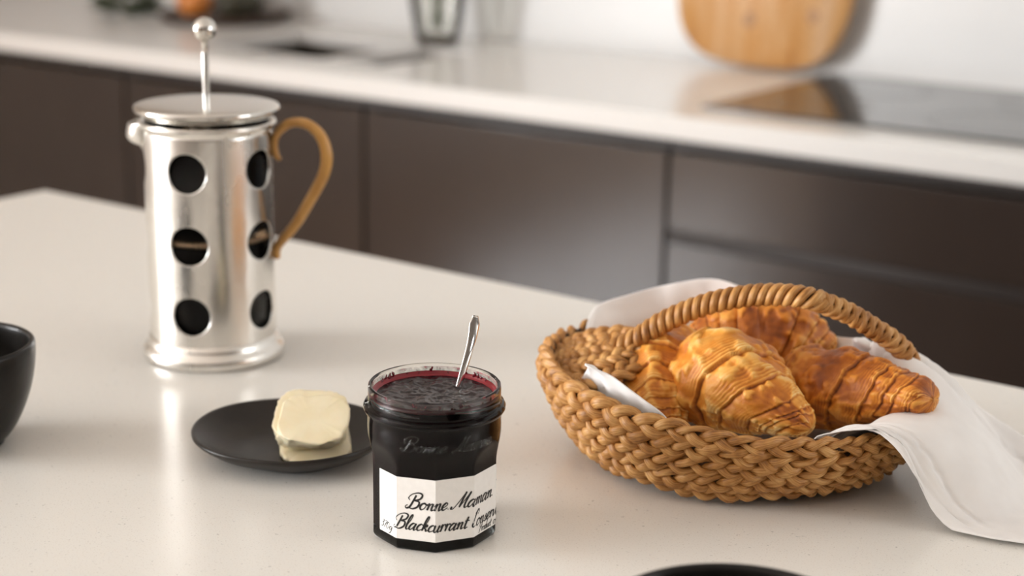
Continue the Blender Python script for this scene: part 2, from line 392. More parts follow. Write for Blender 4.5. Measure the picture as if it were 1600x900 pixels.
FY = 2.185                             # door faces
seams = [-3.12, -2.50, -1.88, -1.26, -0.64, -0.02]
labels = ['dark lacquered base cabinet at the far left of the run',
          'dark lacquered base cabinet seen directly behind the silver coffee press',
          'dark lacquered base cabinet with glossy reflections, between press and basket',
          'dark lacquered drawer unit under the black hob, behind the basket',
          'dark lacquered drawer unit right of the hob unit, beyond the frame']
for i in range(5):
    x0, x1 = seams[i] + 0.001, seams[i + 1] - 0.001
    c = thing('base_cabinet', labels[i], 'cabinet', ((x0 + x1) / 2, FY, 0), 0, 'base cabinets under the back worktop')
    h = (x1 - x0) / 2
    mb = MB()
    for q in ((-h, -h + 0.016, 0.0245, 0.565, 0.10, TOP - 0.0185), (h - 0.016, h, 0.0245, 0.565, 0.10, TOP - 0.0185), (-h, h, 0.555, 0.565, 0.10, TOP - 0.037), (-h, h, 0.0245, 0.565, 0.10, 0.116)): mb.add(*box(*q))
    mb.build('carcass', M['carcass'], c, smooth=False)
    boxobj('plinth', (-h, h, 0.06, 0.08, 0.0, 0.10), M['lacquer'], c)
    boxobj('finger_rail', (-h, h, 0.006, 0.024, TOP - 0.055, TOP - 0.037), M['rail'], c, 0.001)
    if i < 3:
        boxobj('door', (-h + 0.0025, h - 0.0025, 0.0, 0.022, 0.103, TOP - 0.060), M['lacquer'], c, 0.0015)
    else:
        for z0, z1 in ((TOP - 0.182, TOP - 0.060), (TOP - 0.50, TOP - 0.204), (0.103, TOP - 0.504)):
            boxobj('drawer_front', (-h + 0.0025, h - 0.0025, 0.0, 0.022, z0, z1), M['lacquer'], c, 0.0015)
        boxobj('middle_rail', (-h, h, 0.006, 0.0238, TOP - 0.202, TOP - 0.184), M['rail'], c)

hob = thing('hob', 'flat black glass hob set in the worktop below the wooden board', 'hob', (-0.965, 2.52, TOP))
boxobj('glass_top', (-0.285, 0.285, -0.255, 0.245, 0.0005, 0.005), M['hob'], hob, 0.0012)
for hx, hy, hr in ((-0.14, 0.11, 0.09), (0.14, 0.11, 0.075), (-0.14, -0.12, 0.075), (0.14, -0.12, 0.10)):
    v, f = lathe([(hr - 0.0012, 0.0051), (hr - 0.0012, 0.0054), (hr + 0.0012, 0.0054), (hr + 0.0012, 0.0051)], 48)
    MB().add(v + [hx, hy, 0], f).build('zone_ring', simple('zone_print', (0.10, 0.10, 0.10), 0.3), hob)

# round-cornered wooden board leaning on the wall
bd = thing('chopping_board', 'round cornered wooden chopping board with knots leaning on the wall', 'chopping board', (-1.395, 2.735, TOP + 0.0055))
pts = []
for k in range(96):
    a = 2 * PI * k / 96; c, s = math.cos(a), math.sin(a); e = 2 / 3.3
    pts.append((0.178 * math.copysign(abs(c)**e, c) + 0.004 * math.sin(3 * a), 0.20 + 0.20 * math.copysign(abs(s)**e, s)))
pts = np.array(pts); n = len(pts); mb = MB(); rings = []
for ins, y in ((0.004, -0.011), (0.0, -0.007), (0.0, 0.007), (0.004, 0.011)):
    cpt = np.array([0, 0.2]); d = nrm(pts - cpt); q = pts - d * ins
    rings.append(np.c_[q[:, 0], np.full(n, y), q[:, 1]])
v = np.concatenate(rings); f = grid_faces(4, n, False, True) + [tuple(range(n)), tuple(range(3 * n, 4 * n))[::-1]]
o = recalc(mb.add(v, f).build('board', M['board'], bd)); autosmooth(o, 50)
for kx, kz, kr in ((-0.02, 0.085, 0.013), (0.105, 0.10, 0.012), (0.02, 0.27, 0.012)):
    v, f = lathe([(0.0001, -0.0005), (kr * 0.6, -0.0004), (kr, 0.0004)], 20)
    v = np.c_[v[:, 0], v[:, 2] - 0.0112, v[:, 1] * 1.3]
    MB().add(v + [kx, 0, kz], f).build('knot', M['knot'], bd)
bd.rotation_euler = (math.radians(-4.2), 0, 0)

# tap / glass vessel and fruit bowl at the back, all far out of focus
vs = thing('glass_vase', 'clear glass vase of thin stems standing by the sink near the back wall', 'vase', (-2.085, 2.655, TOP))
prof = [(0.042, 0.006), (0.050, 0.04), (0.058, 0.10), (0.056, 0.16), (0.046, 0.215), (0.049, 0.235)]
MB().add(*lathe(prof, 48)).build('vessel', M['thin'], vs)
recalc(MB().add(*lathe([(0.0005, 0.0), (0.038, 0.0), (0.0425, 0.004), (0.0430, 0.010), (0.0400, 0.0150), (0.0005, 0.0140)], 48)).build('thick_base', M['thinbase'], vs))
for k in range(4):
    a = k * 1.7; P = crv([(0.012 * math.cos(a), 0.012 * math.sin(a), 0.03), (0.018 * math.cos(a + 2), 0.018 * math.sin(a + 2), 0.16), (0.035 * math.cos(a), 0.035 * math.sin(a), 0.33)], 16)
    mb = MB().add(*frame_tube(P, 0.003, 6))
    for t in range(5):
        q = P[9 + t]; b_ = a + t * 2.1
        d = np.array([math.cos(b_), math.sin(b_), 0.5]); s_ = np.cross(d, [0, 0, 1.0]); s_ /= np.linalg.norm(s_)
        lv = [q, q + d * 0.03 + s_ * 0.012, q + d * 0.065, q + d * 0.03 - s_ * 0.012]
        mb.add(lv, [(0, 1, 2, 3)])
    mb.build('stem', M['leaf'], vs)

tr = thing('fruit_tray', 'low dark wooden tray of fruit at the back left end of the worktop', 'tray', (-2.695, 2.655, TOP))
recalc(MB().add(*lathe([(0.0005, 0.0), (0.125, 0.0), (0.140, 0.006), (0.148, 0.020), (0.144, 0.021), (0.134, 0.010), (0.122, 0.006), (0.0005, 0.006)], 64)).build('tray_body', M['darkwood'], tr))
def fruit(name, lab, x, y, rx, rz, mat, cat='fruit', grp=None, egg=0.0):
    o_ = thing(name, lab, cat, (x, y, TOP + 0.007 + rz), random.uniform(0, 6), grp)
    al = np.linspace(-1.5, 1.5, 18)
    v, f = lathe([(0.0003, -rz)] + [(rx * math.cos(a) * (1 - egg * math.sin(a)), rz * math.sin(a)) for a in al] + [(0.0003, rz)], 28)
    if egg: v = np.c_[v[:, 2] * 1.0, v[:, 1], -v[:, 0]]
    recalc(MB().add(v, f).build('peel', mat, o_))
    e = rz if not egg else 0
    v, f = lathe([(0.004, -0.001), (0.003, 0.003), (0.0003, 0.0035)], 10)
    MB().add((v + [0, 0, rz]) if not egg else (np.c_[v[:, 2] + rz, v[:, 1], v[:, 0]]), f).build('stalk', M['darkwood'], o_)
    if egg: o_.location.z = TOP + 0.007 + rx * (1 + egg * 0.5)
fruit('orange', 'orange on the dark fruit tray, behind the press knob', -2.715, 2.585, 0.040, 0.039, M['orange'])
fruit('avocado', 'dark ripe avocado on the fruit tray, right of the orange', -2.625, 2.635, 0.034, 0.052, M['avocado'], 'fruit', None, 0.18)
fruit('avocado', 'dark ripe avocado on the fruit tray, nearest the back wall', -2.720, 2.715, 0.034, 0.052, M['avocado'], 'fruit', None, 0.18)
hp = thing('leafy_greens', 'bunch of dark leafy greens lying on the worktop beside the fruit tray', 'greens', (-2.930, 2.58, TOP))
stem_mb = MB()
for k in range(7):
    P = crv([(0.05 + 0.005 * k, -0.05 + 0.012 * k, 0.008), (0.0, -0.02 + 0.008 * k, 0.016), (-0.06, 0.0 + 0.004 * k, 0.022)], 12); stem_mb.add(*frame_tube(P, 0.0028, 6))
stem_mb.build('stems', M['leaf'], hp)
mb = MB()
for k in range(150):
    a = random.uniform(0, 2 * PI); rr = random.uniform(0, 1) ** .5
    q = np.array([0.075 * rr * math.cos(a), 0.055 * rr * math.sin(a), 0.010 + random.uniform(0, 0.055) * (1 - rr * .6)])
    d = nrm(np.array([math.cos(a), math.sin(a), random.uniform(-0.1, 0.6)])); s_ = nrm(np.cross(d, [0.1, 0.2, 1.0])); L_ = random.uniform(0.022, 0.036)
    u_ = np.cross(s_, d) * 0.004
    mb.add([q, q + d * L_ * .35 + s_ * .010 + u_, q + d * L_ * .75 + s_ * .008, q + d * L_ - u_, q + d * L_ * .75 - s_ * .008, q + d * L_ * .35 - s_ * .010 + u_], [(0, 1, 2, 3), (0, 3, 4, 5)])
o = mb.build('foliage', M['leaf'], hp); o['kind'] = 'stuff'

# ------------------------------------------------------------------ island
isl = thing('kitchen_island', 'pale speckled quartz topped kitchen island in the foreground', 'kitchen island', (0, 0, 0))
boxobj('island_top', (-1.53, 1.15, 0.14, 1.211, TOP - 0.04, TOP), M['quartz'], isl, 0.004)
boxobj('island_body', (-1.48, 1.10, 0.42, 1.17, 0.1, TOP - 0.041), M['lacquer'], isl)
boxobj('island_plinth', (-1.44, 1.06, 0.46, 1.12, 0.0, 0.1), M['carcass'], isl)

# ------------------------------------------------------------------ coffee press
pr = on_table('coffee_press', 'silver coffee press with round cut-outs and a golden handle', 'coffee press', -0.238, 1.259)
def foot():
    P = [(0.0500, 0.0005), (0.0545, 0.0), (0.0556, 0.0018), (0.0556, 0.0068), (0.0545, 0.0092), (0.0520, 0.0112), (0.0508, 0.0140), (0.0502, 0.0185), (0.0480, 0.0185), (0.0480, 0.004)]
    return P + [P[0]]
recalc(MB().add(*lathe(foot(), 96)).build('foot_ring', M['silver'], pr))
# perforated sleeve: cells with a round hole each, wrapped on a cylinder
RS, HR = 0.0495, 0.0152
rows = [0.043, 0.0987, 0.1547]; zb = [0.016, 0.07085, 0.1267, 0.1826]
cw = 2 * PI * RS / 5; th0 = -PI / 2 - math.radians(9.3)
mb = MB(); NP = 96
for c in range(5):
    for r_ in range(3):
        sq = []
        for k in range(NP):
            a = 2 * PI * k / NP + 1e-6; ca, sa = math.cos(a), math.sin(a)
            hu = cw / 2; hv_t, hv_b = zb[r_ + 1] - rows[r_], rows[r_] - zb[r_]
            hv = hv_t if sa > 0 else hv_b
            t = min(hu / abs(ca), hv / abs(sa)); sq.append((ca * t, sa * t))
        sq = []                                          # border points at fixed spacing, shared by neighbouring cells
        hb = zb[r_ + 1] - rows[r_]; lb = zb[r_] - rows[r_]; hu = cw / 2
        for k in range(NP):
            q_, f_ = divmod(k, NP // 4); f_ = f_ / (NP // 4)
            sq.append([(hu, lb + (hb - lb) * f_), (hu - 2 * hu * f_, hb), (-hu, hb + (lb - hb) * f_), (-hu + 2 * hu * f_, lb)][q_])
        sq = np.array(sq); ci = np.array([(HR * math.cos(2 * PI * k / NP - PI / 4), HR * math.sin(2 * PI * k / NP - PI / 4)) for k in range(NP)])
        L_ = []
        for t in (0, 0.06, 0.25, 0.55, 0.8, 1.0):
            q = ci * (1 - t) + sq * t; L_.append(q)
        q = np.concatenate(L_); th = th0 + c * 2 * PI / 5 + q[:, 0] / RS; z = rows[r_] + q[:, 1]
        mb.add(np.c_[RS * np.cos(th), RS * np.sin(th), z], grid_faces(6, NP, False, True))
o = mb.build('sleeve', M['silver'], pr)
bm = bmesh.new(); bm.from_mesh(o.data); bmesh.ops.remove_doubles(bm, verts=bm.verts, dist=1e-5); bmesh.ops.recalc_face_normals(bm, faces=bm.faces)
bm.to_mesh(o.data); bm.free()
md = o.modifiers.new('thickness', 'SOLIDIFY'); md.thickness = 0.0013; md.offset = -1
recalc(MB().add(*lathe([(0.0494, 0.1815), (0.0500, 0.1825), (0.0522, 0.1850), (0.0530, 0.1868), (0.0526, 0.1884), (0.0508, 0.1890), (0.0492, 0.1885), (0.0480, 0.1830), (0.0494, 0.1815)], 96)).build('collar', M['silver'], pr))
recalc(MB().add(*lathe([(0.0005, 0.0180), (0.0440, 0.0180), (0.0472, 0.0215), (0.0474, 0.1900), (0.0456, 0.1900), (0.0454, 0.024), (0.043, 0.0205), (0.0005, 0.0205)], 72)).build('glass_beaker', M['beaker'], pr))
recalc(MB().add(*lathe([(0.0005, 0.0208), (0.043, 0.0208), (0.0452, 0.026), (0.0452, 0.128), (0.0440, 0.1272), (0.0005, 0.1270)], 64)).build('coffee', M['coffee'], pr))
pf = MB(); pf.add(*lathe([(0.003, 0.0985), (0.0440, 0.0975), (0.0452, 0.0960), (0.0452, 0.1010), (0.0440, 0.1030), (0.003, 0.1040)], 64))
for k in range(84):
    a = 2 * PI * k / 84; v, f = lathe([(0.0001, -0.002), (0.0013, -0.001), (0.0013, 0.001), (0.0001, 0.002)], 6)
    pf.add(v + [0.04545 * math.cos(a), 0.04545 * math.sin(a), 0.0985], f)
pf.build('filter', simple('filter_mesh', (0.45, 0.30, 0.18), 0.35, metal=1.0), pr)
recalc(MB().add(*lathe([(0.0005, 0.1905), (0.0470, 0.1905), (0.0498, 0.1925), (0.0500, 0.1948), (0.0545, 0.1955), (0.0557, 0.1968), (0.0559, 0.1985), (0.0552, 0.2000), (0.0530, 0.2008), (0.0300, 0.2014), (0.0005, 0.2016)], 96)).build('lid', M['lid'], pr))
P = np.array([(0, 0, z) for z in np.linspace(0.104, 0.251, 14)])
o = MB().add(*frame_tube(P, 0.0026, 16)).build('plunger_rod', M['lid'], pr)
a = np.linspace(-PI / 2, PI / 2, 26)
v, f = lathe([(max(0.00005, 0.0092 * math.cos(t)), 0.2580 + 0.0092 * math.sin(t)) for t in a], 40)
MB().add(v, f).build('knob', M['lid'], pr)
# pouring lip: bulges from the sleeve wall on the left
mb = MB(); nt_, nz_ = 25, 16; V = []
for i in range(nz_):
    z = 0.1670 + (0.189 - 0.1670) * i / (nz_ - 1); u = i / (nz_ - 1)
    p = 0.0120 * (1 - math.exp(-max(0, u - 0.16) * 9)) * (1 - 0.35 * max(0, u - 0.55))
    for j in range(nt_):
        s_ = (j / (nt_ - 1) - 0.5) * 2; wd = math.radians(13 + 9 * u)
        th = math.radians(183) + s_ * wd
        rr = 0.0493 + p * max(0, 1 - s_ * s_) ** 0.8
        V.append((rr * math.cos(th), rr * math.sin(th), z - 0.004 * max(0, 1 - s_ * s_) * u))
o = mb.add(V, grid_faces(nz_, nt_)).build('spout', M['silver'], pr)
md = o.modifiers.new('thickness', 'SOLIDIFY'); md.thickness = 0.0014; md.offset = -1
# handle
H_ = [(0.0560, 0.1580), (0.0525, 0.1625), (0.0512, 0.1700), (0.0528, 0.1768), (0.0580, 0.1830), (0.0650, 0.1875), (0.0730, 0.1886), (0.0800, 0.1868),
      (0.0870, 0.1815), (0.0918, 0.1730), (0.0935, 0.1620), (0.0915, 0.1510), (0.0865, 0.1400), (0.0775, 0.1240), (0.0685, 0.1090), (0.0590, 0.0970), (0.0530, 0.0895), (0.0512, 0.0835), (0.0525, 0.0785)]
P = crv([(x, -0.012 * (x - 0.05) / 0.04, z) for x, z in H_], 120)
rr = np.interp(np.linspace(0, 1, 120), [0, 0.06, 0.3, 0.55, 0.8, 0.97, 1], [0.0016, 0.0030, 0.0038, 0.0047, 0.0040, 0.0033, 0.002])
MB().add(*frame_tube(P, rr, 14)).build('handle', M['brass'], pr)
for hz, nm in ((0.168, 'handle_stud'), (0.0865, 'handle_stud')):
    v, f = lathe([(0.0001, 0), (0.0030, 0.0005), (0.0032, 0.0035), (0.0001, 0.0045)], 16)
    v = np.c_[0.0492 + v[:, 2] * 0.6, v[:, 0] * 0 + v[:, 1], v[:, 0] + hz]; v[:, 2] = hz + (v[:, 2] - hz)
    MB().add(v, f).build(nm, M['silver'], pr)

# ------------------------------------------------------------------ plate and butter
pl = on_table('side_plate', 'small charcoal stoneware plate carrying the butter, behind the jam jar', 'plate', -0.1450, 1.0375)
prof = [(0.0005, 0.0010), (0.030, 0.0008), (0.036, 0.0), (0.041, 0.0012), (0.055, 0.0075), (0.0635, 0.0135), (0.0660, 0.0162), (0.0662, 0.0176), (0.0650, 0.0184), (0.0630, 0.0174), (0.054, 0.0112), (0.042, 0.0064), (0.030, 0.0052), (0.0005, 0.0050)]
v, f = lathe(prof, 96)
th = np.arctan2(v[:, 1], v[:, 0]); k = 1 + 0.016 * np.cos(2 * th + 0.5) + 0.013 * np.cos(3 * th + 2.6) + 0.006 * np.cos(5 * th)
v[:, 0] *= k; v[:, 1] *= k * 0.955; v[:, 2] *= 1 + 0.06 * np.cos(2 * th + 1) * (np.hypot(v[:, 0], v[:, 1]) > 0.05)
pp = MB().add(v, f).build('plate_body', M['plate'], pl); recalc(pp)

def butter(name, label, cx, cy, z0, w_, d_, t_, tilt, yaw, seed, wedge=False):
    """a slab with softly ragged edges; tilted so its far edge is raised"""
    ro = on_table(name, label, 'butter', cx, cy, z0, yaw, 'butter slices on the plate')
    n = 72; rg = []
    R_ = Matrix.Rotation(tilt, 3, 'X'); R_ = np.array(R_)
    lay = [(-0.5, 0.90), (-0.5, 0.97), (-0.40, 1.0), (0.0, 1.0), (0.38, 1.0), (0.47, 0.985), (0.5, 0.94), (0.5, 0.6), (0.5, 0.25)]
    for h, s_ in lay:
        q = []
        for k in range(n):
            a = 2 * PI * k / n; c, s2 = math.cos(a), math.sin(a); e = 2 / 3.4
            x = math.copysign(abs(c)**e, c) * w_ / 2 * s_; y = math.copysign(abs(s2)**e, s2) * d_ / 2 * s_
            rag = fbm((c * 1.2, s2 * 1.2, h * 1.1 + seed * 3.7), 2.3, 3) * 0.0020 * s_ + fbm((c, s2, seed + h), 9, 2) * 0.0007
            x += c * rag; y += s2 * rag
            z = h * t_ + (0.0003 * fbm((x * 60, y * 60, seed), 1.3) if h > 0.2 else 0) + (0.0012 * s_**6 * max(0, fbm((c * 2, s2 * 2, seed + 5), 2.5)) if h >= .47 else 0)
            q.append((x, y, z))
        rg.append(q)
    V = np.array(rg).reshape(-1, 3) @ R_.T
    V[:, 2] = np.maximum(V[:, 2], 0.0056 - z0)
    if wedge: V[:2 * n, 2] = 0.0; V[2 * n:3 * n, 2] = np.minimum(V[2 * n:3 * n, 2], 0.004); V[:, 2] = np.maximum(V[:, 2], 0)
    F = grid_faces(len(lay), n, False, True) + [tuple(range(n))[::-1], tuple(range((len(lay) - 1) * n, len(lay) * n))]
    return recalc(MB().add(V, F).build('slab', M['butter'], ro))
PZ = 0.0056
T1 = math.radians(30); n_y, n_z, s_y, s_z = -math.sin(T1), math.cos(T1), math.cos(T1), math.sin(T1)
def stack(al, up_): return n_y * al + s_y * up_, n_z * al + s_z * up_
AX, AY = -0.1310, 1.0335
butter('butter_slice', 'thick lowest slice of butter resting on the charcoal plate', AX + 0.001, AY, PZ, 0.047, 0.050, 0.026, T1, 0.17, 1, True)
y_, z_ = stack(0.0178, 0.0095)
butter('butter_slice', 'rear slice of butter peeking above the front slice', AX - 0.0015, AY + y_, PZ + z_, 0.0485, 0.046, 0.0080, T1, 0.03, 2)
y_, z_ = stack(0.0254, 0.0020)
butter('butter_slice', 'flat front slice of butter on top of the pile', AX + 0.0018, AY + y_, PZ + z_, 0.0455, 0.0405, 0.0065, T1, -0.03, 3)

# ------------------------------------------------------------------ jam jar
JX, JY = -0.0445, 0.9175
jar = on_table('jam_jar', 'open facetted glass jar of dark jam with a white script label', 'jar', JX, JY)
RV = 0.0381; JA = math.radians(3.9)           # vertex radius; facing of the front edge
C18 = math.cos(PI / 10)
def facet(th):                                # angle from nearest facet middle
    return ((th - (-PI / 2 + JA) - PI / 10 + PI / 10 * 1.0) % (PI / 5)) - PI / 10
def jar_r(th, z, inset=0.0):
    """radius of the outer wall (inset for inner walls)"""
    d = ((th + PI / 2 - JA) % (PI / 5)) - PI / 10
    rc = np.interp(z, [0, 0.003, 0.050, 0.060, 0.066, 0.0755], [0.0372, 0.0384, 0.0385, 0.0394, 0.0397, 0.0396])
    ri = np.interp(z, [0, 0.003, 0.048, 0.052, 0.056, 0.060, 0.064], [0.0352, RV * C18, RV * C18, RV * C18 + 0.0003, RV * C18 + 0.0012, 0.0386, 0.0412])
    p = ri / np.cos(d); k = 0.0006
    h = np.clip(0.5 + 0.5 * (rc - p) / k, 0, 1)
    return rc * (1 - h) + p * h - k * h * (1 - h) - inset
nt_ = 200; ths = -PI / 2 + JA + np.arange(nt_) * 2 * PI / nt_
prof = [(z, None) for z in (0.0005, 0.0015, 0.003, 0.006, 0.02, 0.035, 0.046, 0.049, 0.051, 0.053, 0.055, 0.057, 0.059, 0.061, 0.063, 0.066, 0.070, 0.0745)]
outer = [np.c_[jar_r(ths, z) * np.cos(ths), jar_r(ths, z) * np.sin(ths), np.full(nt_, z)] for z, _ in prof]
def ring(r, z): return np.c_[r * np.cos(ths), r * np.sin(ths), np.full(nt_, z)]
neck = [(0.0398, 0.0755), (0.0412, 0.0762), (0.0420, 0.0778), (0.0420, 0.0792), (0.0412, 0.0806), (0.0398, 0.0812), (0.03925, 0.0820),
        (0.03925, 0.0900), (0.0390, 0.0914), (0.0383, 0.0921), (0.0373, 0.0919), (0.0368, 0.0910), (0.0367, 0.0890), (0.0368, 0.0810), (0.0374, 0.0770)]
inner_z = [0.072, 0.066, 0.062, 0.058, 0.054, 0.050, 0.046, 0.03, 0.012, 0.0070]
inner = [np.c_[jar_r(ths, z, 0.0024) * np.cos(ths), jar_r(ths, z, 0.0024) * np.sin(ths), np.full(nt_, z)] for z in inner_z]
inner += [ring(0.030, 0.0055), ring(0.012, 0.0062), ring(0.0004, 0.0064)]
rings = [ring(0.0004, 0.0022), ring(0.026, 0.0018), ring(0.031, 0.0004), ring(0.034, 0.0001)] + outer + [ring(r, z) for r, z in neck] + inner
o = MB().add(np.concatenate(rings), grid_faces(len(rings), nt_, False, True)).build('glass_jar', M['glass'], jar); recalc(o); autosmooth(o, 22)
# screw-thread lugs on the neck
for k in range(4):
    a0 = -PI / 2 + 0.35 + k * PI / 2; aa = np.linspace(0, 1.05, 30)
    P = np.c_[0.0394 * np.cos(a0 + aa), 0.0394 * np.sin(a0 + aa), 0.0862 - 0.0028 * aa]
    r_ = 0.0009 * np.sin(np.linspace(0.12, PI - 0.12, 30)) ** 0.5
    MB().add(*frame_tube(P, r_, 8)).build('thread_lug', M['glass'], jar)
# jam filling the jar
JT = 0.0860
jr = [np.c_[jar_r(ths, z, 0.0021) * np.cos(ths), jar_r(ths, z, 0.0021) * np.sin(ths), np.full(nt_, z)] for z in inner_z[::-1]]
jr = [ring(0.0004, 0.0060), ring(0.030, 0.0052)] + jr + [ring(0.0390, 0.0768), ring(0.0408, 0.0778), ring(0.0408, 0.0792), ring(0.0390, 0.0806), ring(0.0372, 0.0812), ring(0.0370, JT - 0.0012)]
o = MB().add(np.concatenate(jr), grid_faces(len(jr), nt_, False, True)).build('jam', M['jam'], jar); recalc(o); autosmooth(o, 22)
rad = np.r_[np.linspace(0.0004, 0.0345, 46)]
V = []
for r_ in rad:
    for t in ths:
        x, y = r_ * math.cos(t), r_ * math.sin(t)
        h = 0.0011 * fbm((x, y, 0.3), 90, 3) + 0.0006 * fbm((x, y, 1.3), 260, 2)
        V.append((x, y, JT - 0.0010 + h * min(1, (0.036 - r_) / 0.006)))
o = MB().add(V, grid_faces(len(rad), nt_, False, True)).build('jam_surface', M['jamtop'], jar); recalc(o)
mr = [ring(0.0343, JT - 0.0012), ring(0.0354, JT - 0.0007), ring(0.0362, JT + 0.0002), ring(0.03675, JT + 0.0016), ring(0.0370, JT + 0.0016), ring(0.0371, JT - 0.0010)]
MB().add(np.concatenate(mr), grid_faces(6, nt_, False, True)).build('jam_edge', M['meniscus'], jar)['label'] = 'thin translucent red edge of the jam'
zz = np.linspace(JT + 0.0012, 0.0905, 5); fr = [ring(0.03672, z) for z in zz]
MB().add(np.concatenate(fr), grid_faces(5, nt_, False, True)).build('jam_film', M['film'], jar)
for ang, z, s_ in [(96, .0886, .0011), (141, .0873, .0017), (146, .0880, .0012), (136, .0884, .0013), (152, .0868, .0014), (139, .0860, .0010), (62, .0882, .0010), (52, .0876, .0015), (47, .0874, .0012), (43, .0872, .0011), (36, .0872, .0010), (120, .0872, .0006),
                   (-95, .0868, .0012), (-72, .0869, .0012), (-69, .0874, .0008), (-40, .0872, .0011), (-55, .0880, .0008), (-28, .0874, .0014), (-20, .0868, .0012), (-118, .0868, .0006), (108, .0866, .0005), (80, .0868, .0005)]:
    v, f = lathe([(0.0001, -0.0003), (0.75, -0.00025), (1.0, 0.0), (0.7, 0.00035), (0.0001, 0.0005)], 14)
    q = v.copy(); t = np.arctan2(v[:, 1], v[:, 0]); kk = s_ * (1 + 0.3 * np.cos(2 * t + ang) + 0.2 * np.cos(3 * t + z * 1e4))
    a = math.radians(ang); uu = v[:, 0] * kk; vv = v[:, 1] * kk * 1.15
    rr_ = 0.03655 - np.abs(v[:, 2]); th_ = a + uu / 0.0366
    MB().add(np.c_[rr_ * np.cos(th_), rr_ * np.sin(th_), z + vv], f).build('jam_smear', M['smear'], jar)

# label and lettering, wrapped on the facets
CH_ = 2 * RV * math.sin(PI / 10) * 1.004
def on_facets(s, z, off):
    """s along the facets from the front edge (m), z height, off out of the glass"""
    i = np.floor(s / CH_); fr_ = s / CH_ - i
    a0 = -PI / 2 + JA + i * PI / 5; a1 = a0 + PI / 5; R_ = (RV * C18 + off) / C18
    x = R_ * (np.cos(a0) * (1 - fr_) + np.cos(a1) * fr_); y = R_ * (np.sin(a0) * (1 - fr_) + np.sin(a1) * fr_)
    return np.stack([x, y, z], -1)
def on_round(s, z, off):
    th = -PI / 2 + s / 0.0396
    return np.stack([(0.0396 + off) * np.cos(th), (0.0396 + off) * np.sin(th), z], -1)
ss = np.unique(np.r_[np.arange(-1, 3) * CH_, np.linspace(-0.0402, 0.0690, 46)]); zz = np.linspace(0.0072, 0.0456, 5)
S_, Z_ = np.meshgrid(ss, zz, indexing='ij')
v = on_facets(S_.ravel(), Z_.ravel(), 0.00022)
lab = MB().add(v, grid_faces(len(ss), 5)).build('paper_label', M['paper'], jar, smooth=False); lab['label'] = 'white paper label with black handwritten script'
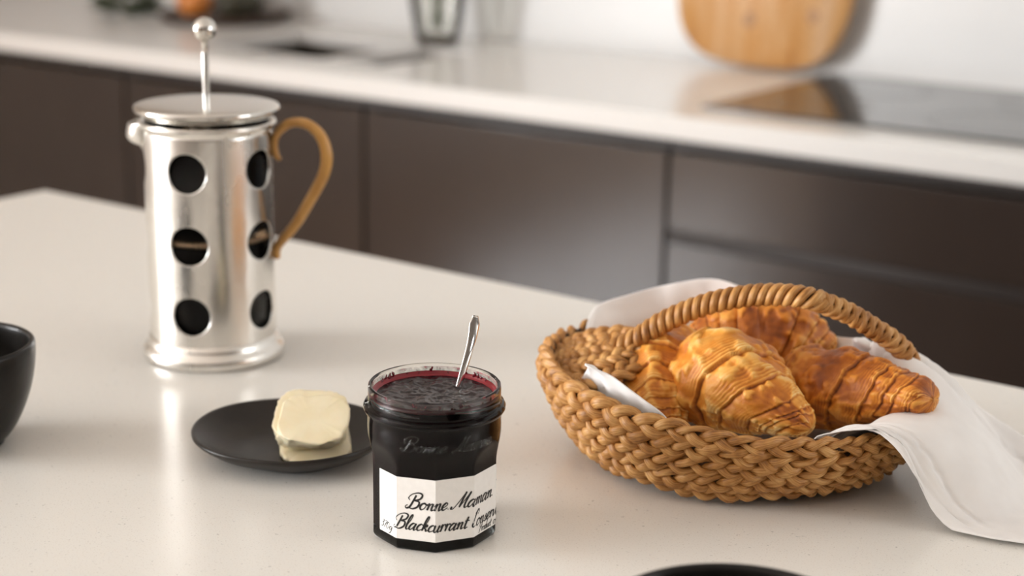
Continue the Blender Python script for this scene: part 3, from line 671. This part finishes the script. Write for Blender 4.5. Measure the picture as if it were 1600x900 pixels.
G = {   # handwriting: centre lines in x-height units, (strokes, advance)
 'a': ([[(.72, .80), (.45, 1.0), (.12, .70), (.02, .25), (.2, 0), (.45, .2), (.72, .80)], [(.80, 1.0), (.70, .4), (.72, .03), (.88, .0), (1.12, .25)]], 1.06),
 'n': ([[(-.05, .6), (.12, .98), (.2, .75), (.14, 0)], [(.16, .45), (.42, .93), (.64, .9), (.62, .4), (.7, .02), (1.0, .2)]], .95),
 'm': ([[(-.05, .6), (.12, .98), (.2, .75), (.14, 0)], [(.16, .45), (.4, .95), (.58, .88), (.55, .4), (.55, 0)], [(.57, .45), (.82, .95), (1.02, .88), (1.0, .4), (1.1, .02), (1.38, .2)]], 1.34),
 'o': ([[(.5, 1), (.16, .8), (.05, .35), (.28, 0), (.6, .2), (.72, .65), (.5, 1), (.62, .82), (.98, .8)]], .88),
 'e': ([[(.0, .3), (.45, .5), (.64, .8), (.42, 1.0), (.12, .7), (.06, .3), (.3, 0), (.78, .3)]], .76),
 'l': ([[(.0, .2), (.35, 1.2), (.52, 2.05), (.36, 2.2), (.16, 1.5), (.12, .35), (.28, 0), (.6, .25)]], .55),
 'c': ([[(.7, .78), (.5, 1), (.16, .75), (.05, .3), (.28, 0), (.76, .25)]], .72),
 'k': ([[(.0, .2), (.35, 1.2), (.5, 2.05), (.34, 2.2), (.17, 1.5), (.1, 0)], [(.14, .4), (.45, .98), (.62, .8), (.25, .52), (.55, .3), (.62, .02), (.95, .2)]], .9),
 'u': ([[(-.05, .7), (.1, .98), (.08, .3), (.25, 0), (.5, .2), (.7, .95), (.64, .3), (.76, .0), (1.02, .2)]], .95),
 'r': ([[(-.05, .6), (.13, 1.02), (.2, .75), (.14, 0)], [(.17, .5), (.4, .98), (.66, .88)]], .66),
 't': ([[(.3, 1.7), (.2, .5), (.3, 0), (.62, .2)], [(-.02, 1.08), (.62, 1.14)]], .6),
 's': ([[(-.05, .3), (.4, 1.0), (.36, .75), (.52, .3), (.3, 0), (.02, .12)], [(.3, 0), (.75, .25)]], .68),
 'v': ([[(-.05, .7), (.1, .98), (.16, .4), (.28, .02), (.62, .55), (.66, .98), (.95, .85)]], .82),
 'd': ([[(.76, .82), (.48, 1), (.15, .75), (.04, .3), (.25, 0), (.55, .2), (.82, 2.05), (.72, .5), (.82, .0), (1.08, .2)]], 1.0),
 'f': ([[(-.1, -.7), (.12, -.5), (.25, .8), (.42, 1.9), (.7, 2.0)], [(.02, 1.0), (.6, 1.06)]], .6),
 'g': ([[(.76, .82), (.48, 1), (.15, .75), (.05, .35), (.28, .1), (.55, .35), (.76, .95), (.68, -.3), (.4, -.85), (.05, -.6)]], .95),
 'B': ([[(.42, 2.0), (.3, 1.1), (.12, .25), (-.25, .0), (-.42, .3), (-.2, .5)], [(-.15, 1.2), (-.42, 1.55), (-.1, 2.1), (.6, 2.35), (1.15, 2.1), (1.05, 1.5), (.42, 1.2)], [(.42, 1.2), (1.05, 1.05), (1.1, .4), (.6, .0), (.05, .1)]], 1.35),
 'M': ([[(-.45, .35), (-.5, .05), (-.2, .05), (.2, .8), (.78, 2.25)], [(.78, 2.25), (.62, 1.2), (.48, .1)], [(.48, .1), (.95, 1.2), (1.36, 2.2)], [(1.36, 2.2), (1.12, 1.0), (1.08, .2), (1.25, .0), (1.55, .25)]], 1.5),
 'C': ([[(.75, 1.7), (.98, 2.15), (.72, 2.45), (.42, 2.0), (.12, 1.0), (.06, .3), (.3, 0), (.7, .2)], [(.42, 2.0), (.2, 1.9), (.25, 2.2)]], .85),
 'P': ([[(.42, 2.0), (.28, 1.0), (.1, 0), (-.1, -.1)], [(-.2, 1.3), (-.3, 1.8), (.2, 2.25), (.85, 2.1), (.9, 1.4), (.3, 1.0)]], 1.05),
 '3': ([[(.1, 1.7), (.45, 1.9), (.6, 1.55), (.3, 1.1), (.6, .8), (.5, .2), (.15, .1), (.0, .3)]], .8),
 '7': ([[(.0, 1.75), (.65, 1.8), (.35, .9), (.2, .0)]], .75),
 '0': ([[(.4, 1.8), (.1, 1.4), (.05, .5), (.3, .0), (.6, .4), (.65, 1.3), (.4, 1.8)]], .85),
 '.': ([[(.1, .05), (.18, .12)]], .35), "'": ([[(.1, 2.0), (.16, 1.8)]], .25), ' ': ([], .4)}
def script_strokes(text, s0, s1, base, xh, slant=0.45):
    wid = sum(G[c][1] for c in text); k = (s1 - s0) / wid; x = 0; out = []
    for c in text:
        st, adv = G[c]
        for p in st:
            q = crv(p, max(10, 7 * len(p))) if len(p) > 2 else resample(p, 8)
            out.append(np.c_[s0 + (x + q[:, 0]) * k + slant * q[:, 1] * xh * 0.8, base + q[:, 1] * xh])
        x += adv
    return out
def ribbon(mb, q, w0, surf, off):
    T = nrm(np.gradient(q, axis=0)); N_ = np.c_[-T[:, 1], T[:, 0]]
    down = np.clip(-T[:, 1], -1, 1)                       # pen presses on the down strokes
    w_ = w0 * (0.48 + 0.52 * np.clip(0.5 + down * np.sign(1), 0, 1)); w_ = np.convolve(np.pad(w_, 2, 'edge'), np.ones(5) / 5, 'valid')
    w_[0] *= .6; w_[-1] *= .5
    a, b_ = q + N_ * w_[:, None] / 2, q - N_ * w_[:, None] / 2
    m_ = len(q); v = np.concatenate([surf(a[:, 0], a[:, 1], off), surf(b_[:, 0], b_[:, 1], off)])
    mb.add(v, [(i, i + 1, m_ + i + 1, m_ + i) for i in range(m_ - 1)])
for text, s0, s1, base, xh, w0, tl in [('Bonne.', -0.0165, 0.0085, 0.0268, 0.0043, 0.00120, 0.1), ('Maman.', 0.0118, 0.0435, 0.0268, 0.0043, 0.00120, .1), ("'", 0.0438, 0.0448, 0.0275, 0.0042, 0.0007, 0),
                                       ('Blackcurrant', -0.0245, 0.0192, 0.0136, 0.0042, 0.00108, 0), ('Conserve', 0.0222, 0.0495, 0.0136, 0.0040, 0.00108, 0),
                                       ('370g', -0.0388, -0.0280, 0.0102, 0.0025, 0.00065, 0), ('Product', 0.0290, 0.0415, 0.0084, 0.0023, 0.00060, 0), ('of', 0.0440, 0.0475, 0.0084, 0.0023, 0.00060, 0)]:
    mb = MB()
    for i, q in enumerate(script_strokes(text, s0, s1, base, xh)): ribbon(mb, q, w0, on_facets, 0.00030 + 0.00001 * i)
    mb.build('label_lettering', M['ink'], lab, smooth=False)
mb = MB()                                                # raised lettering moulded in the glass shoulder
for text, s0, s1 in (('Bonne.', -0.0180, 0.0085), ('Maman', 0.0125, 0.0385)):
    for q in script_strokes(text, s0, s1, 0.0628, 0.0040):
        v3 = on_round(q[:, 0] + 0.0018, q[:, 1], 0.0003); nn = nrm(v3 * [1, 1, 0])
        v, f, _ = sweep(v3, 0.00050, 0.00050, nn, 6); mb.add(v, f)
mb.build('moulded_lettering', M['glass'], jar)

# ------------------------------------------------------------------ teaspoon standing in the jam
sp = on_table('teaspoon', 'steel teaspoon standing in the jam, leaning on the jar rim', 'spoon', -0.0335, 0.9285, 0.062)
P = crv([(-0.006, -0.012, -0.026), (-0.003, -0.004, -0.008), (-0.001, 0.0, 0.008), (0.003, 0.004, 0.024), (0.0075, 0.0085, 0.040), (0.0105, 0.0135, 0.052), (0.0120, 0.0165, 0.0635)], 60)
u = np.linspace(0, 1, 60)
ra = np.interp(u, [0, .3, .5, .75, .93, 1], [0.0019, 0.0019, 0.0020, 0.0028, 0.0036, 0.0018])
rb = np.interp(u, [0, .3, 1], [0.0014, 0.0012, 0.0007])
up = np.tile([0.55, -0.83, 0.25], (60, 1)); ro = MB(); v, f, _ = sweep(P, ra, rb, up, 14); ro.add(v, f)
ro.build('spoon_handle', M['spoon'], sp)
a = np.linspace(0, 2 * PI, 29)[:-1]; V = []
for rr_ in np.linspace(0.05, 1, 8):
    for t in a: V.append((0.0115 * rr_ * math.cos(t), 0.006 * (1 - rr_**2) * -0.9, 0.017 * rr_ * math.sin(t)))
V = np.array(V) + [-0.008, -0.011, -0.034]
o = MB().add(V, grid_faces(8, 28, False, True)).build('spoon_bowl', M['spoon'], sp)
md = o.modifiers.new('thickness', 'SOLIDIFY'); md.thickness = 0.0012

# ------------------------------------------------------------------ the two black bowls
def bowl(name, label, x, y, r, h, foot_r):
    ro = on_table(name, label, 'bowl', x, y, 0, 0)
    out = [(0.0005, 0.0015), (foot_r * 0.86, 0.0015), (foot_r * 0.9, 0.0), (foot_r, 0.0004), (foot_r * 1.03, 0.003)]
    for t in np.linspace(0.08, 1, 16):
        out.append((foot_r * 1.03 + (r - foot_r * 1.03) * math.sin(t * PI / 2) ** 0.85, 0.003 + (h - 0.006) * t ** 1.15))
    tw = 0.0042
    out += [(r - 0.0004, h - 0.0012), (r - 0.0018, h), (r - 0.0034, h - 0.0006), (r - tw, h - 0.003)]
    for t in np.linspace(0.95, 0.08, 15):
        out.append((foot_r * 1.03 + (r - foot_r * 1.03) * math.sin(t * PI / 2) ** 0.85 - tw, 0.0065 + (h - 0.0095) * t ** 1.15))
    out += [(foot_r * 0.8, 0.0068), (0.0005, 0.0062)]
    recalc(MB().add(*lathe(out, 96)).build('bowl_body', M['stoneware'], ro))
bowl('bowl', 'tall black stoneware bowl cut off by the left edge of the photo', -0.3725, 1.046, 0.0530, 0.0715, 0.0290)
bowl('bowl', 'black stoneware bowl at the bottom edge below the bread basket', 0.1065, 0.6870, 0.0665, 0.0560, 0.036)
# ------------------------------------------------------------------ bread basket (local frame = table axes about its centre)
BX, BY = 0.150, 1.047
BA, BB, BT = 0.128, 0.101, math.radians(-15)
E1, E2 = np.array([math.cos(BT), math.sin(BT)]), np.array([-math.sin(BT), math.cos(BT)])
bk = on_table('bread_basket', 'oval plaited seagrass basket with bail handle, holding croissants', 'basket', BX, BY)
ZT = np.radians([-180, -160, -130, -105, -75, -50, -25, 0, 40, 90, 140, 180]); ZV = [.061, .062, .055, .050, .0465, .043, .045, .053, .055, .056, .063, .061]
def zrim(t): t = (np.asarray(t) + PI) % (2 * PI) - PI; return np.interp(t, ZT, ZV)
def wall(t, u):
    """u 0 (foot) .. 1 (rim) on the middle of the basket wall"""
    s0 = 0.885 - 0.145 * np.cos(t) ** 2
    s_ = s0 + (1 - s0) * np.sin(np.clip(u, 0, 1) * PI / 2) ** 0.85
    x = BA * np.cos(t) * s_; y = BB * np.sin(t) * s_; z = 0.0085 + (zrim(t) - 0.0085) * u
    return np.stack([x * E1[0] + y * E2[0], x * E1[1] + y * E2[1], z], -1)
def strand_noise(s, k, amp): return np.array([amp * noise.noise(Vector((x * 1.0, k * 7.3, 0.5))) for x in s])
def plait(name, P, N_, half, depth, periods, parent, closed, seed, thick=0.0023, wide=0.0037):
    """three-strand plait along P with outward normals N_"""
    m_ = len(P); T = tangents(P, closed); B_ = nrm(np.cross(N_, T)); half = np.broadcast_to(half, (m_,))
    core_v, core_f, _ = sweep(P - N_ * depth * 0.5, half * 0.80, np.full(m_, depth * 0.75), N_, 6, closed)  # added filler behind the strands, coloured dark as shade in the gaps
    root = MB().add(core_v, core_f).build(name, M['grass_gap_shade'], parent)
    u = np.linspace(0, 1, m_, endpoint=not closed); L_ = np.linalg.norm(np.diff(P, axis=0), axis=1).sum()
    for j in range(3):
        ph = 2 * PI * (periods * u + j / 3) + (strand_noise(np.cos(2 * PI * u) * L_ * 9 + np.sin(2 * PI * u) * L_ * 7, seed + j, 0.5) if closed else 0)
        wv = 1 + strand_noise(np.sin(2 * PI * u) * 14 + np.cos(2 * PI * u) * 11, seed + j + 40, 0.55)
        dn = 1 + strand_noise(np.sin(2 * PI * u) * 13 + np.cos(2 * PI * u) * 11, seed + j + 80, 0.4)
        q = P + B_ * (half * 0.66 * np.sin(ph))[:, None] + N_ * (depth * np.sin(2 * ph) * 0.70 * dn + 0.0006)[:, None]
        hw = wide * wv * (half / half.mean()) * 0.92
        v, f, uv = sweep(q, hw, np.full(m_, thick), N_, 8, closed)
        uv[:, 0] = uv[:, 0] * 0.35 + seed * 3.1 + j * 1.7; uv[:, 1] = uv[:, 1] * 0.5 + j * .37 + seed * .13
        MB().add(v, f, uv).build('strand', M['grass'], root)
    return root
NR = 5
for k in range(NR):
    uu = k / (NR - 1); per = 17 + (k % 2); m_ = per * 18
    t = np.arange(m_) * 2 * PI / m_
    wob = 0.0009 * np.sin(5 * t + k * 1.3) + 0.0007 * np.sin(9 * t + k)
    P = wall(t, np.full(m_, uu)); P[:, 2] += wob
    out = nrm(np.stack([np.cos(t) / BA * E1[0] + np.sin(t) / BB * E2[0], np.cos(t) / BA * E1[1] + np.sin(t) / BB * E2[1], np.full(m_, -3.0 if k < NR - 1 else 1.5)], -1))
    pit = (zrim(t) - 0.006) / (NR - 1)
    half = np.clip(pit * 0.64, 0.0055, 0.0100)
    if k == 0: P[:, 2] += 0.0032
    plait('plait', P, out, half, 0.0042, per, bk, True, k * 5 + 1, 0.0026, 0.0038)
# foot disc of plaited rings under the bread
for k in range(6):
    s_ = 0.71 - k * 0.12; per = max(4, int(20 * s_)); m_ = per * 12; t = np.arange(m_) * 2 * PI / m_
    x, y = BA * np.cos(t) * s_, BB * np.sin(t) * s_
    P = np.stack([x * E1[0] + y * E2[0], x * E1[1] + y * E2[1], np.full(m_, 0.0052)], -1)
    plait('plait', P, np.tile([0, 0, 1.0], (m_, 1)), 0.0080, 0.0022, per, bk, True, k * 5 + 60, 0.0018, 0.0044)
# woven shoulder that gathers the left wall into the handle root
def T2B(p): return np.array([p[0] - BX, p[1] - BY, p[2]])
earT = [T2B(p) for p in [(0.0305, 1.073, 0.0590), (0.0425, 1.083, 0.0650), (0.0600, 1.075, 0.0735), (0.0830, 1.060, 0.0800)]]
earB = [T2B(p) for p in [(0.0290, 1.048, 0.0500), (0.0440, 1.026, 0.0560), (0.0640, 1.022, 0.0615), (0.0880, 1.040, 0.0680)]]
cT, cB = crv(earT, 70), crv(earB, 70)
for k in range(4):
    w_ = k / 3; P = cT * (1 - w_) + cB * w_; P[:, 2] += 0.002 * math.sin(w_ * PI)
    N_ = nrm(np.cross(np.gradient(P, axis=0), cT - cB)); N_ = N_ * np.sign(N_[:, 2:3])
    gap = np.linalg.norm(cT - cB, axis=1) / 3
    plait('plait', P, N_, np.clip(gap * 0.62, .0045, .0085), 0.0032, 2.6, bk, False, 100 + k * 5, 0.0027, 0.0040)
# bail handle: core wrapped with twisted strands
hp_ = [T2B(p) for p in [(0.052, 1.060, 0.062), (0.0800, 1.0525, 0.0770), (0.1026, 1.0500, 0.0930), (0.1270, 1.0450, 0.1060), (0.1472, 1.0400, 0.1130), (0.1673, 1.0350, 0.1168), (0.1906, 1.0260, 0.1178), (0.2113, 1.0300, 0.1100), (0.2325, 1.0330, 0.0990), (0.2505, 1.0360, 0.0870), (0.2640, 1.0400, 0.0720), (0.2700, 1.0450, 0.0500)]]
m_ = 900; P = resample(crv(hp_, 600), m_); T = tangents(P, False)
side = nrm(np.cross(T, [0, 0, 1.0])); upv = np.cross(side, T); u = np.linspace(0, 1, m_)
hroot = MB().add(*sweep(P[::8], 0.0046, 0.0046, upv[::8], 10)[:2]).build('handle', M['grass_gap_shade'], bk)
Lh = np.linalg.norm(np.diff(P, axis=0), axis=1).sum()
def helix(turns, phase, sgn, rad, th, w_, lo=0, hi=m_, seed=0):
    i = slice(lo, hi); a = sgn * 2 * PI * turns * u[i] + phase
    rr_ = rad * (1 + 0.10 * np.sin(u[i] * 90 + phase))
    q = P[i] + side[i] * (rr_ * np.cos(a))[:, None] + upv[i] * (rr_ * np.sin(a))[:, None]
    N_ = nrm(q - P[i]); v, f, uv = sweep(q, w_, th, N_, 8)
    uv[:, 0] = uv[:, 0] * .35 + seed * 2.3; uv[:, 1] = uv[:, 1] * .5 + seed * .37
    MB().add(v, f, uv).build('strand', M['grass'], hroot)
for j in range(3): helix(Lh / 0.0192, j * 2 * PI / 3, 1, 0.0052, 0.0026, 0.0029, 0, 560, j)
for j in range(2):
    helix(Lh / 0.0136, j * PI, 1, 0.0050, 0.0023, 0.0027, 540, m_, 4 + j)
    helix(Lh / 0.0136, j * PI + 0.8, -1, 0.0054, 0.0021, 0.0024, 540, m_, 8 + j)

# ------------------------------------------------------------------ napkin lining the basket
nk = on_table('napkin', 'white linen napkin lining the basket and draping onto the island', 'napkin', BX, BY)
def ins(t, rho, z):
    t = math.radians(t); x, y = BA * rho * math.cos(t), BB * rho * math.sin(t)
    return (x * E1[0] + y * E2[0], x * E1[1] + y * E2[1], z)
def base(t, zend, rend=0.895):
    return [ins(t, .02, .0125), ins(t, .40, .0125), ins(t, .70, .0135), ins(t, .80, .022), ins(t, rend, zend)]
def TB(*pts): return [(p[0] - BX, p[1] - BY, p[2]) for p in pts]
prof = {}
for t in (-95, -82, -70): prof[t] = base(t, .030, .860)
prof[-108] = base(-108, .042, .860) + [ins(-108, .880, .0560)]
prof[-118] = base(-118, .048, .860) + [ins(-118, .895, .0655)]
prof[-127] = base(-127, .054, .860) + [ins(-127, .915, .0735)]
prof[-133] = base(-133, .057, .850) + [ins(-133, .915, .0745), ins(-134, .980, .0780)]
prof[-141] = base(-141, .054, .84) + [ins(-141, .890, .0700)]
prof[-152] = base(-152, .044, .84) + [ins(-152, .870, .0530)]
prof[-168] = base(-168, .036, .84)
prof[175] = base(175, .040, .84)
prof[158] = base(158, .060, .87) + [ins(158, .93, .068)]
prof[148] = base(148, .062, .89) + [ins(148, .97, .074), ins(147, 1.02, .0785)]
prof[135] = base(135, .062, .90) + [ins(135, .98, .077), ins(134, 1.03, .0845)]
prof[120] = base(120, .060, .90) + [ins(120, .98, .081), ins(119, 1.02, .0915)]
prof[106] = base(106, .060, .90) + [ins(106, .97, .085), ins(105, 1.00, .0970)]
prof[96] = base(96, .058, .90) + [ins(96, .95, .082), ins(95, .97, .0930)]
prof[84] = base(84, .056, .90) + [ins(84, .93, .068)]
prof[65] = base(65, .056, .91) + [ins(65, .95, .066)]
prof[48] = base(48, .058, .84) + [ins(48, .88, .071)]
prof[36] = base(36, .060, .82) + TB((.2310, 1.064, .0785), (.2400, 1.064, .0800))
prof[24] = base(24, .058, .80) + TB((.2440, 1.055, .0795), (.2600, 1.050, .0790), (.2820, 1.047, .0660), (.3050, 1.045, .0420))
prof[14] = base(14, .054, .80) + TB((.2500, 1.042, .0760), (.2690, 1.035, .0735), (.2910, 1.031, .0560), (.3150, 1.028, .0310), (.3360, 1.030, .0090), (.3520, 1.034, .0022), (.3800, 1.040, .0022))
prof[4] = base(4, .050, .82) + TB((.2540, 1.020, .0645), (.2760, 1.012, .0620), (.2990, 1.006, .0440), (.3220, 1.002, .0190), (.3410, 1.000, .0040), (.3950, .995, .0022))
prof[-8] = base(-8, .048, .84) + TB((.2540, 1.000, .0580), (.2760, .988, .0550), (.2990, .978, .0360), (.3200, .970, .0120), (.3380, .965, .0024), (.3850, .945, .0022))
prof[-16] = base(-16, .048, .85) + TB((.2520, .985, .0565), (.2745, .972, .0530), (.2980, .960, .0310), (.3160, .950, .0085), (.3320, .942, .0022), (.3650, .915, .0022))
prof[-28] = base(-28, .049, .85) + TB((.2430, .969, .0560), (.2610, .955, .0515), (.2790, .942, .0310), (.2930, .932, .0100), (.3040, .925, .0022), (.3220, .8990, .0022))
prof[-37] = base(-37, .047, .86) + TB((.2320, .960, .0560), (.2475, .947, .0500), (.2610, .938, .0310), (.2710, .931, .0120), (.2800, .924, .0022), (.2920, .9070, .0022))
prof[-42] = base(-42, .046, .86) + TB((.2260, .957, .0545), (.2420, .945, .0490), (.2530, .937, .0310), (.2620, .931, .0140), (.2700, .9205, .0022))
prof[-44.5] = base(-44.5, .045, .86) + TB((.2230, .956, .0555), (.2400, .943, .0500), (.2490, .936, .0300), (.2570, .929, .0125))
prof[-47] = base(-47, .045, .86) + TB((.2210, .955, .0555), (.2375, .9415, .0495), (.2480, .9335, .0290))
prof[-49.5] = base(-49.5, .044, .86) + TB((.2180, .954, .0555), (.2360, .9395, .0480))
prof[-53] = base(-53, .043, .86) + TB((.2150, .953, .0545), (.2260, .9455, .0555))
prof[-58] = base(-58, .038, .86) + [ins(-57, .890, .0470)]
prof[-63] = base(-63, .030, .85)
keys = sorted(prof); NA, NS = 460, 120
rowsK = np.array([resample(crv(prof[k], 200), NS) for k in keys])
ang = np.linspace(-180, 180, NA, endpoint=False)
kk = np.r_[np.array(keys[-3:]) - 360, keys, np.array(keys[:3]) + 360].astype(float); R2 = np.concatenate([rowsK[-3:], rowsK, rowsK[:3]])
hk = np.diff(kk)[:, None, None]; dl = np.diff(R2, axis=0) / hk                       # shape-preserving cubic around the basket
tan = np.zeros_like(R2); pr_ = dl[:-1] * dl[1:]
w1, w2 = 2 * hk[1:] + hk[:-1], hk[1:] + 2 * hk[:-1]
with np.errstate(divide='ignore', invalid='ignore'): hm = (w1 + w2) / (w1 / dl[:-1] + w2 / dl[1:])
tan[1:-1] = np.where(pr_ > 0, hm, 0); j_ = np.searchsorted(kk, ang, 'right') - 1
hh = (kk[j_ + 1] - kk[j_])[:, None, None]; t_ = ((ang - kk[j_])[:, None, None]) / hh
V = (2 * t_**3 - 3 * t_**2 + 1) * R2[j_] + (t_**3 - 2 * t_**2 + t_) * hh * tan[j_] + (-2 * t_**3 + 3 * t_**2) * R2[j_ + 1] + (t_**3 - t_**2) * hh * tan[j_ + 1]
edge = V[(ang > -62) & (ang < 40), -1]                                               # distance of the cloth to its hanging hem
DE = np.min(np.linalg.norm(V[:, :, None, :] - edge[None, None, ::2, :], axis=-1), axis=2)
dU = np.roll(V, -1, 0) - np.roll(V, 1, 0); dS = np.gradient(V, axis=1); NN = nrm(np.cross(dU, dS)); NN *= np.where(NN[:, :, 2:3].mean() < 0, -1, 1)
sv = np.linspace(0, 1, NS)
for i in range(NA):
    for j in range(NS):
        p = V[i, j]
        out = min(1, max(0, (sv[j] - .35) / .3))
        wr = 0.0017 * noise.noise(Vector((ang[i] * 0.085, sv[j] * 1.6, 2.0))) + 0.0011 * fbm(p + np.array([3., 1, 0]), 38, 2)
        wr *= out * (0.25 if (p[2] < 0.006 and sv[j] > .5) else 1)
        hem = (0.0012 * min(1, max(0, (0.0150 - DE[i, j]) / 0.0020)) - 0.0011 * math.exp(-((DE[i, j] - 0.0158) / 0.0016) ** 2)) if -58 < ang[i] < 30 else 0
        V[i, j] = p + NN[i, j] * (wr + hem)
        if sv[j] > .3: V[i, j, 2] = max(V[i, j, 2], 0.0017)
o = MB().add(V.reshape(-1, 3), grid_faces(NA, NS, True, False)).build('cloth', M['linen'], nk); recalc(o)
md = o.modifiers.new('thickness', 'SOLIDIFY'); md.thickness = 0.0009; md.offset = 0

# ------------------------------------------------------------------ croissants
def croissant(label, pts, rads, seed, up=(0, 0, 1), flat=0.92, centre=0.5, rough=1.0, base_tone=0.5):
    """pts: spine in table coordinates; rads: (u, radius) pairs; layers step down from the middle to the tips"""
    c0 = np.mean(np.array(pts), axis=0)
    ro = on_table('croissant', label, 'croissant', c0[0], c0[1], c0[2] - 0.02, 0, 'croissants in the basket')
    nu, nv = 330, 128
    P = resample(crv(np.array(pts) - c0 + [0, 0, 0.02], 400), nu); T = tangents(P, False)
    S = nrm(np.cross(T, np.array(up, float))); U_ = np.cross(S, T); u = np.linspace(0, 1, nu)
    R0 = np.interp(u, [a for a, _ in rads], [b for _, b in rads])
    ker = np.hanning(41); ker /= ker.sum(); R0 = np.convolve(np.pad(R0, 20, 'edge'), ker, 'valid')
    endc = np.clip(np.minimum(u, 1 - u) / 0.055, 0, 1); R0 = R0 * np.sqrt(1 - (1 - endc) ** 2 * 0.999)
    rs = np.random.default_rng(seed)
    cuts = np.array([0.150, 0.265, 0.340, 0.395, 0.435, 0.462]) + rs.uniform(-0.018, 0.018, 6)
    step = np.array([0.0030, 0.0026, 0.0020, 0.0014, 0.0010, 0.0008]) * rs.uniform(.8, 1.2, 6)
    pht = rs.uniform(0, 6.28); tilt = rs.uniform(0.045, 0.065)
    v_ = np.arange(nv) * 2 * PI / nv
    VV = np.zeros((nu, nv, 3)); tone = np.zeros((nu, nv))
    for i in range(nu):
        for j in range(nv):
            a = v_[j]; ca, sa = math.cos(a), math.sin(a)
            pn = Vector((u[i] * 4.2 + seed * 5.1, ca * 1.1, sa * 1.1))
            n1 = noise.noise(pn * 0.9); n2 = noise.noise(pn * 2.6); n3 = noise.noise(pn * 7.0)
            x = (u[i] - centre) * (0.5 / (1 - centre) if u[i] > centre else 0.5 / centre)
            sgn = 1 if x > 0 else -1
            d = abs(x) + sgn * tilt * math.sin(a + pht) + 0.017 * n1 + 0.006 * n2
            h = 0.0; tn = 0.0
            k = int(np.searchsorted(cuts, d))
            h -= step[:k].sum() * 0.62
            lo_ = cuts[k - 1] if k > 0 else 0.0; hi_ = cuts[k] if k < len(cuts) else 0.52
            f_ = min(1, max(0, (d - lo_) / (hi_ - lo_)))
            wdt = hi_ - lo_
            bul = (0.0014 if wdt > .05 else 0.0008) * math.sin(min(1, f_) * PI) ** 0.7        # each layer is a little pillow
            jag = 0.8 + 1.0 * n3 + 0.6 * n2
            lip = math.exp(-((1 - f_) * wdt / 0.006) ** 2) * max(0, jag)     # raised torn lip at its edge
            h += bul + lip * 0.0006
            # fine laminations bundled towards the edge of each layer
            lam = math.sin(d * 560 + 1.8 * n2 + 2 * n1) + 0.5 * math.sin(d * 1350 + 3 * n2); st = max(0.0, f_ - 0.30) ** 1.1 * max(0.0, 0.55 + n1 * 1.8)
            h += 0.00036 * lam * st
            # lifted flakes
            fl = n2 + 0.45 * n3 + 0.25 * n1
            flake = 1 / (1 + math.exp(-(fl - 0.16) * 34)); h += 0.0008 * flake * rough
            h += (0.0030 * n1 + 0.0012 * n2 + 0.0004 * n3)
            r_ = R0[i] * (1 + h / 0.024) if R0[i] > 0 else 0
            fl_ = flat if sa > 0 else flat * 0.86
            VV[i, j] = P[i] + S[i] * (r_ * ca) + U_[i] * (r_ * sa * fl_)
            tn = base_tone + 0.32 * lam * st + 0.22 * flake * rough - 0.34 * math.exp(-(f_ * wdt / 0.007) ** 2) * (k > 0) + 0.14 * lip
            tn += 0.30 * n1 - 0.10 * (math.sin(f_ * PI) ** 2) * (sa > 0.3) + 0.12 * n3
            tone[i, j] = tn
    V = VV.reshape(-1, 3); F = grid_faces(nu, nv, False, True) + [tuple(range(nv))[::-1], tuple(range((nu - 1) * nv, nu * nv))]
    o = MB().add(V, F).build('crust', M['crust'], ro, attr=np.clip(tone, 0, 1).ravel()); return ro
croissant('front croissant pointing its tapering arm at the plaited rim',
          [(0.1210, 1.0800, 0.0410), (0.1310, 1.0540, 0.0530), (0.1470, 1.0250, 0.0570), (0.1670, 0.9970, 0.0520), (0.1900, 0.9760, 0.0460)],
          [(0, .016), (.2, .0295), (.40, .0385), (.60, .0335), (.82, .0225), (1, .0120)], 3, centre=0.36, base_tone=0.58)
croissant('pale flaky croissant at the left, beside the handle root',
          [(0.1180, 1.1120, 0.0420), (0.1070, 1.0830, 0.0560), (0.0990, 1.0520, 0.0540), (0.0980, 1.0240, 0.0420), (0.1020, 1.0080, 0.0250)],
          [(0, .016), (.3, .029), (.55, .0315), (.8, .026), (1, .017)], 9, centre=0.45, rough=0.9, base_tone=0.58)
croissant('glossy croissant at the right with its blunt tip over the napkin',
          [(0.1800, 1.0680, 0.0430), (0.2010, 1.0500, 0.0480), (0.2250, 1.0250, 0.0540), (0.2470, 1.0000, 0.0605), (0.2660, 0.9790, 0.0660)],
          [(0, .022), (.18, .0300), (.45, .0305), (.72, .0245), (1, .0165)], 15, centre=0.26, base_tone=0.42, rough=.7)
croissant('dark golden croissant at the back, under the bail handle',
          [(0.1230, 1.1120, 0.0500), (0.1480, 1.1130, 0.0605), (0.1780, 1.1120, 0.0650), (0.2040, 1.1100, 0.0600), (0.2250, 1.1060, 0.0480)],
          [(0, .018), (.25, .030), (.5, .0350), (.75, .0315), (1, .018)], 22, centre=0.48, base_tone=0.44)
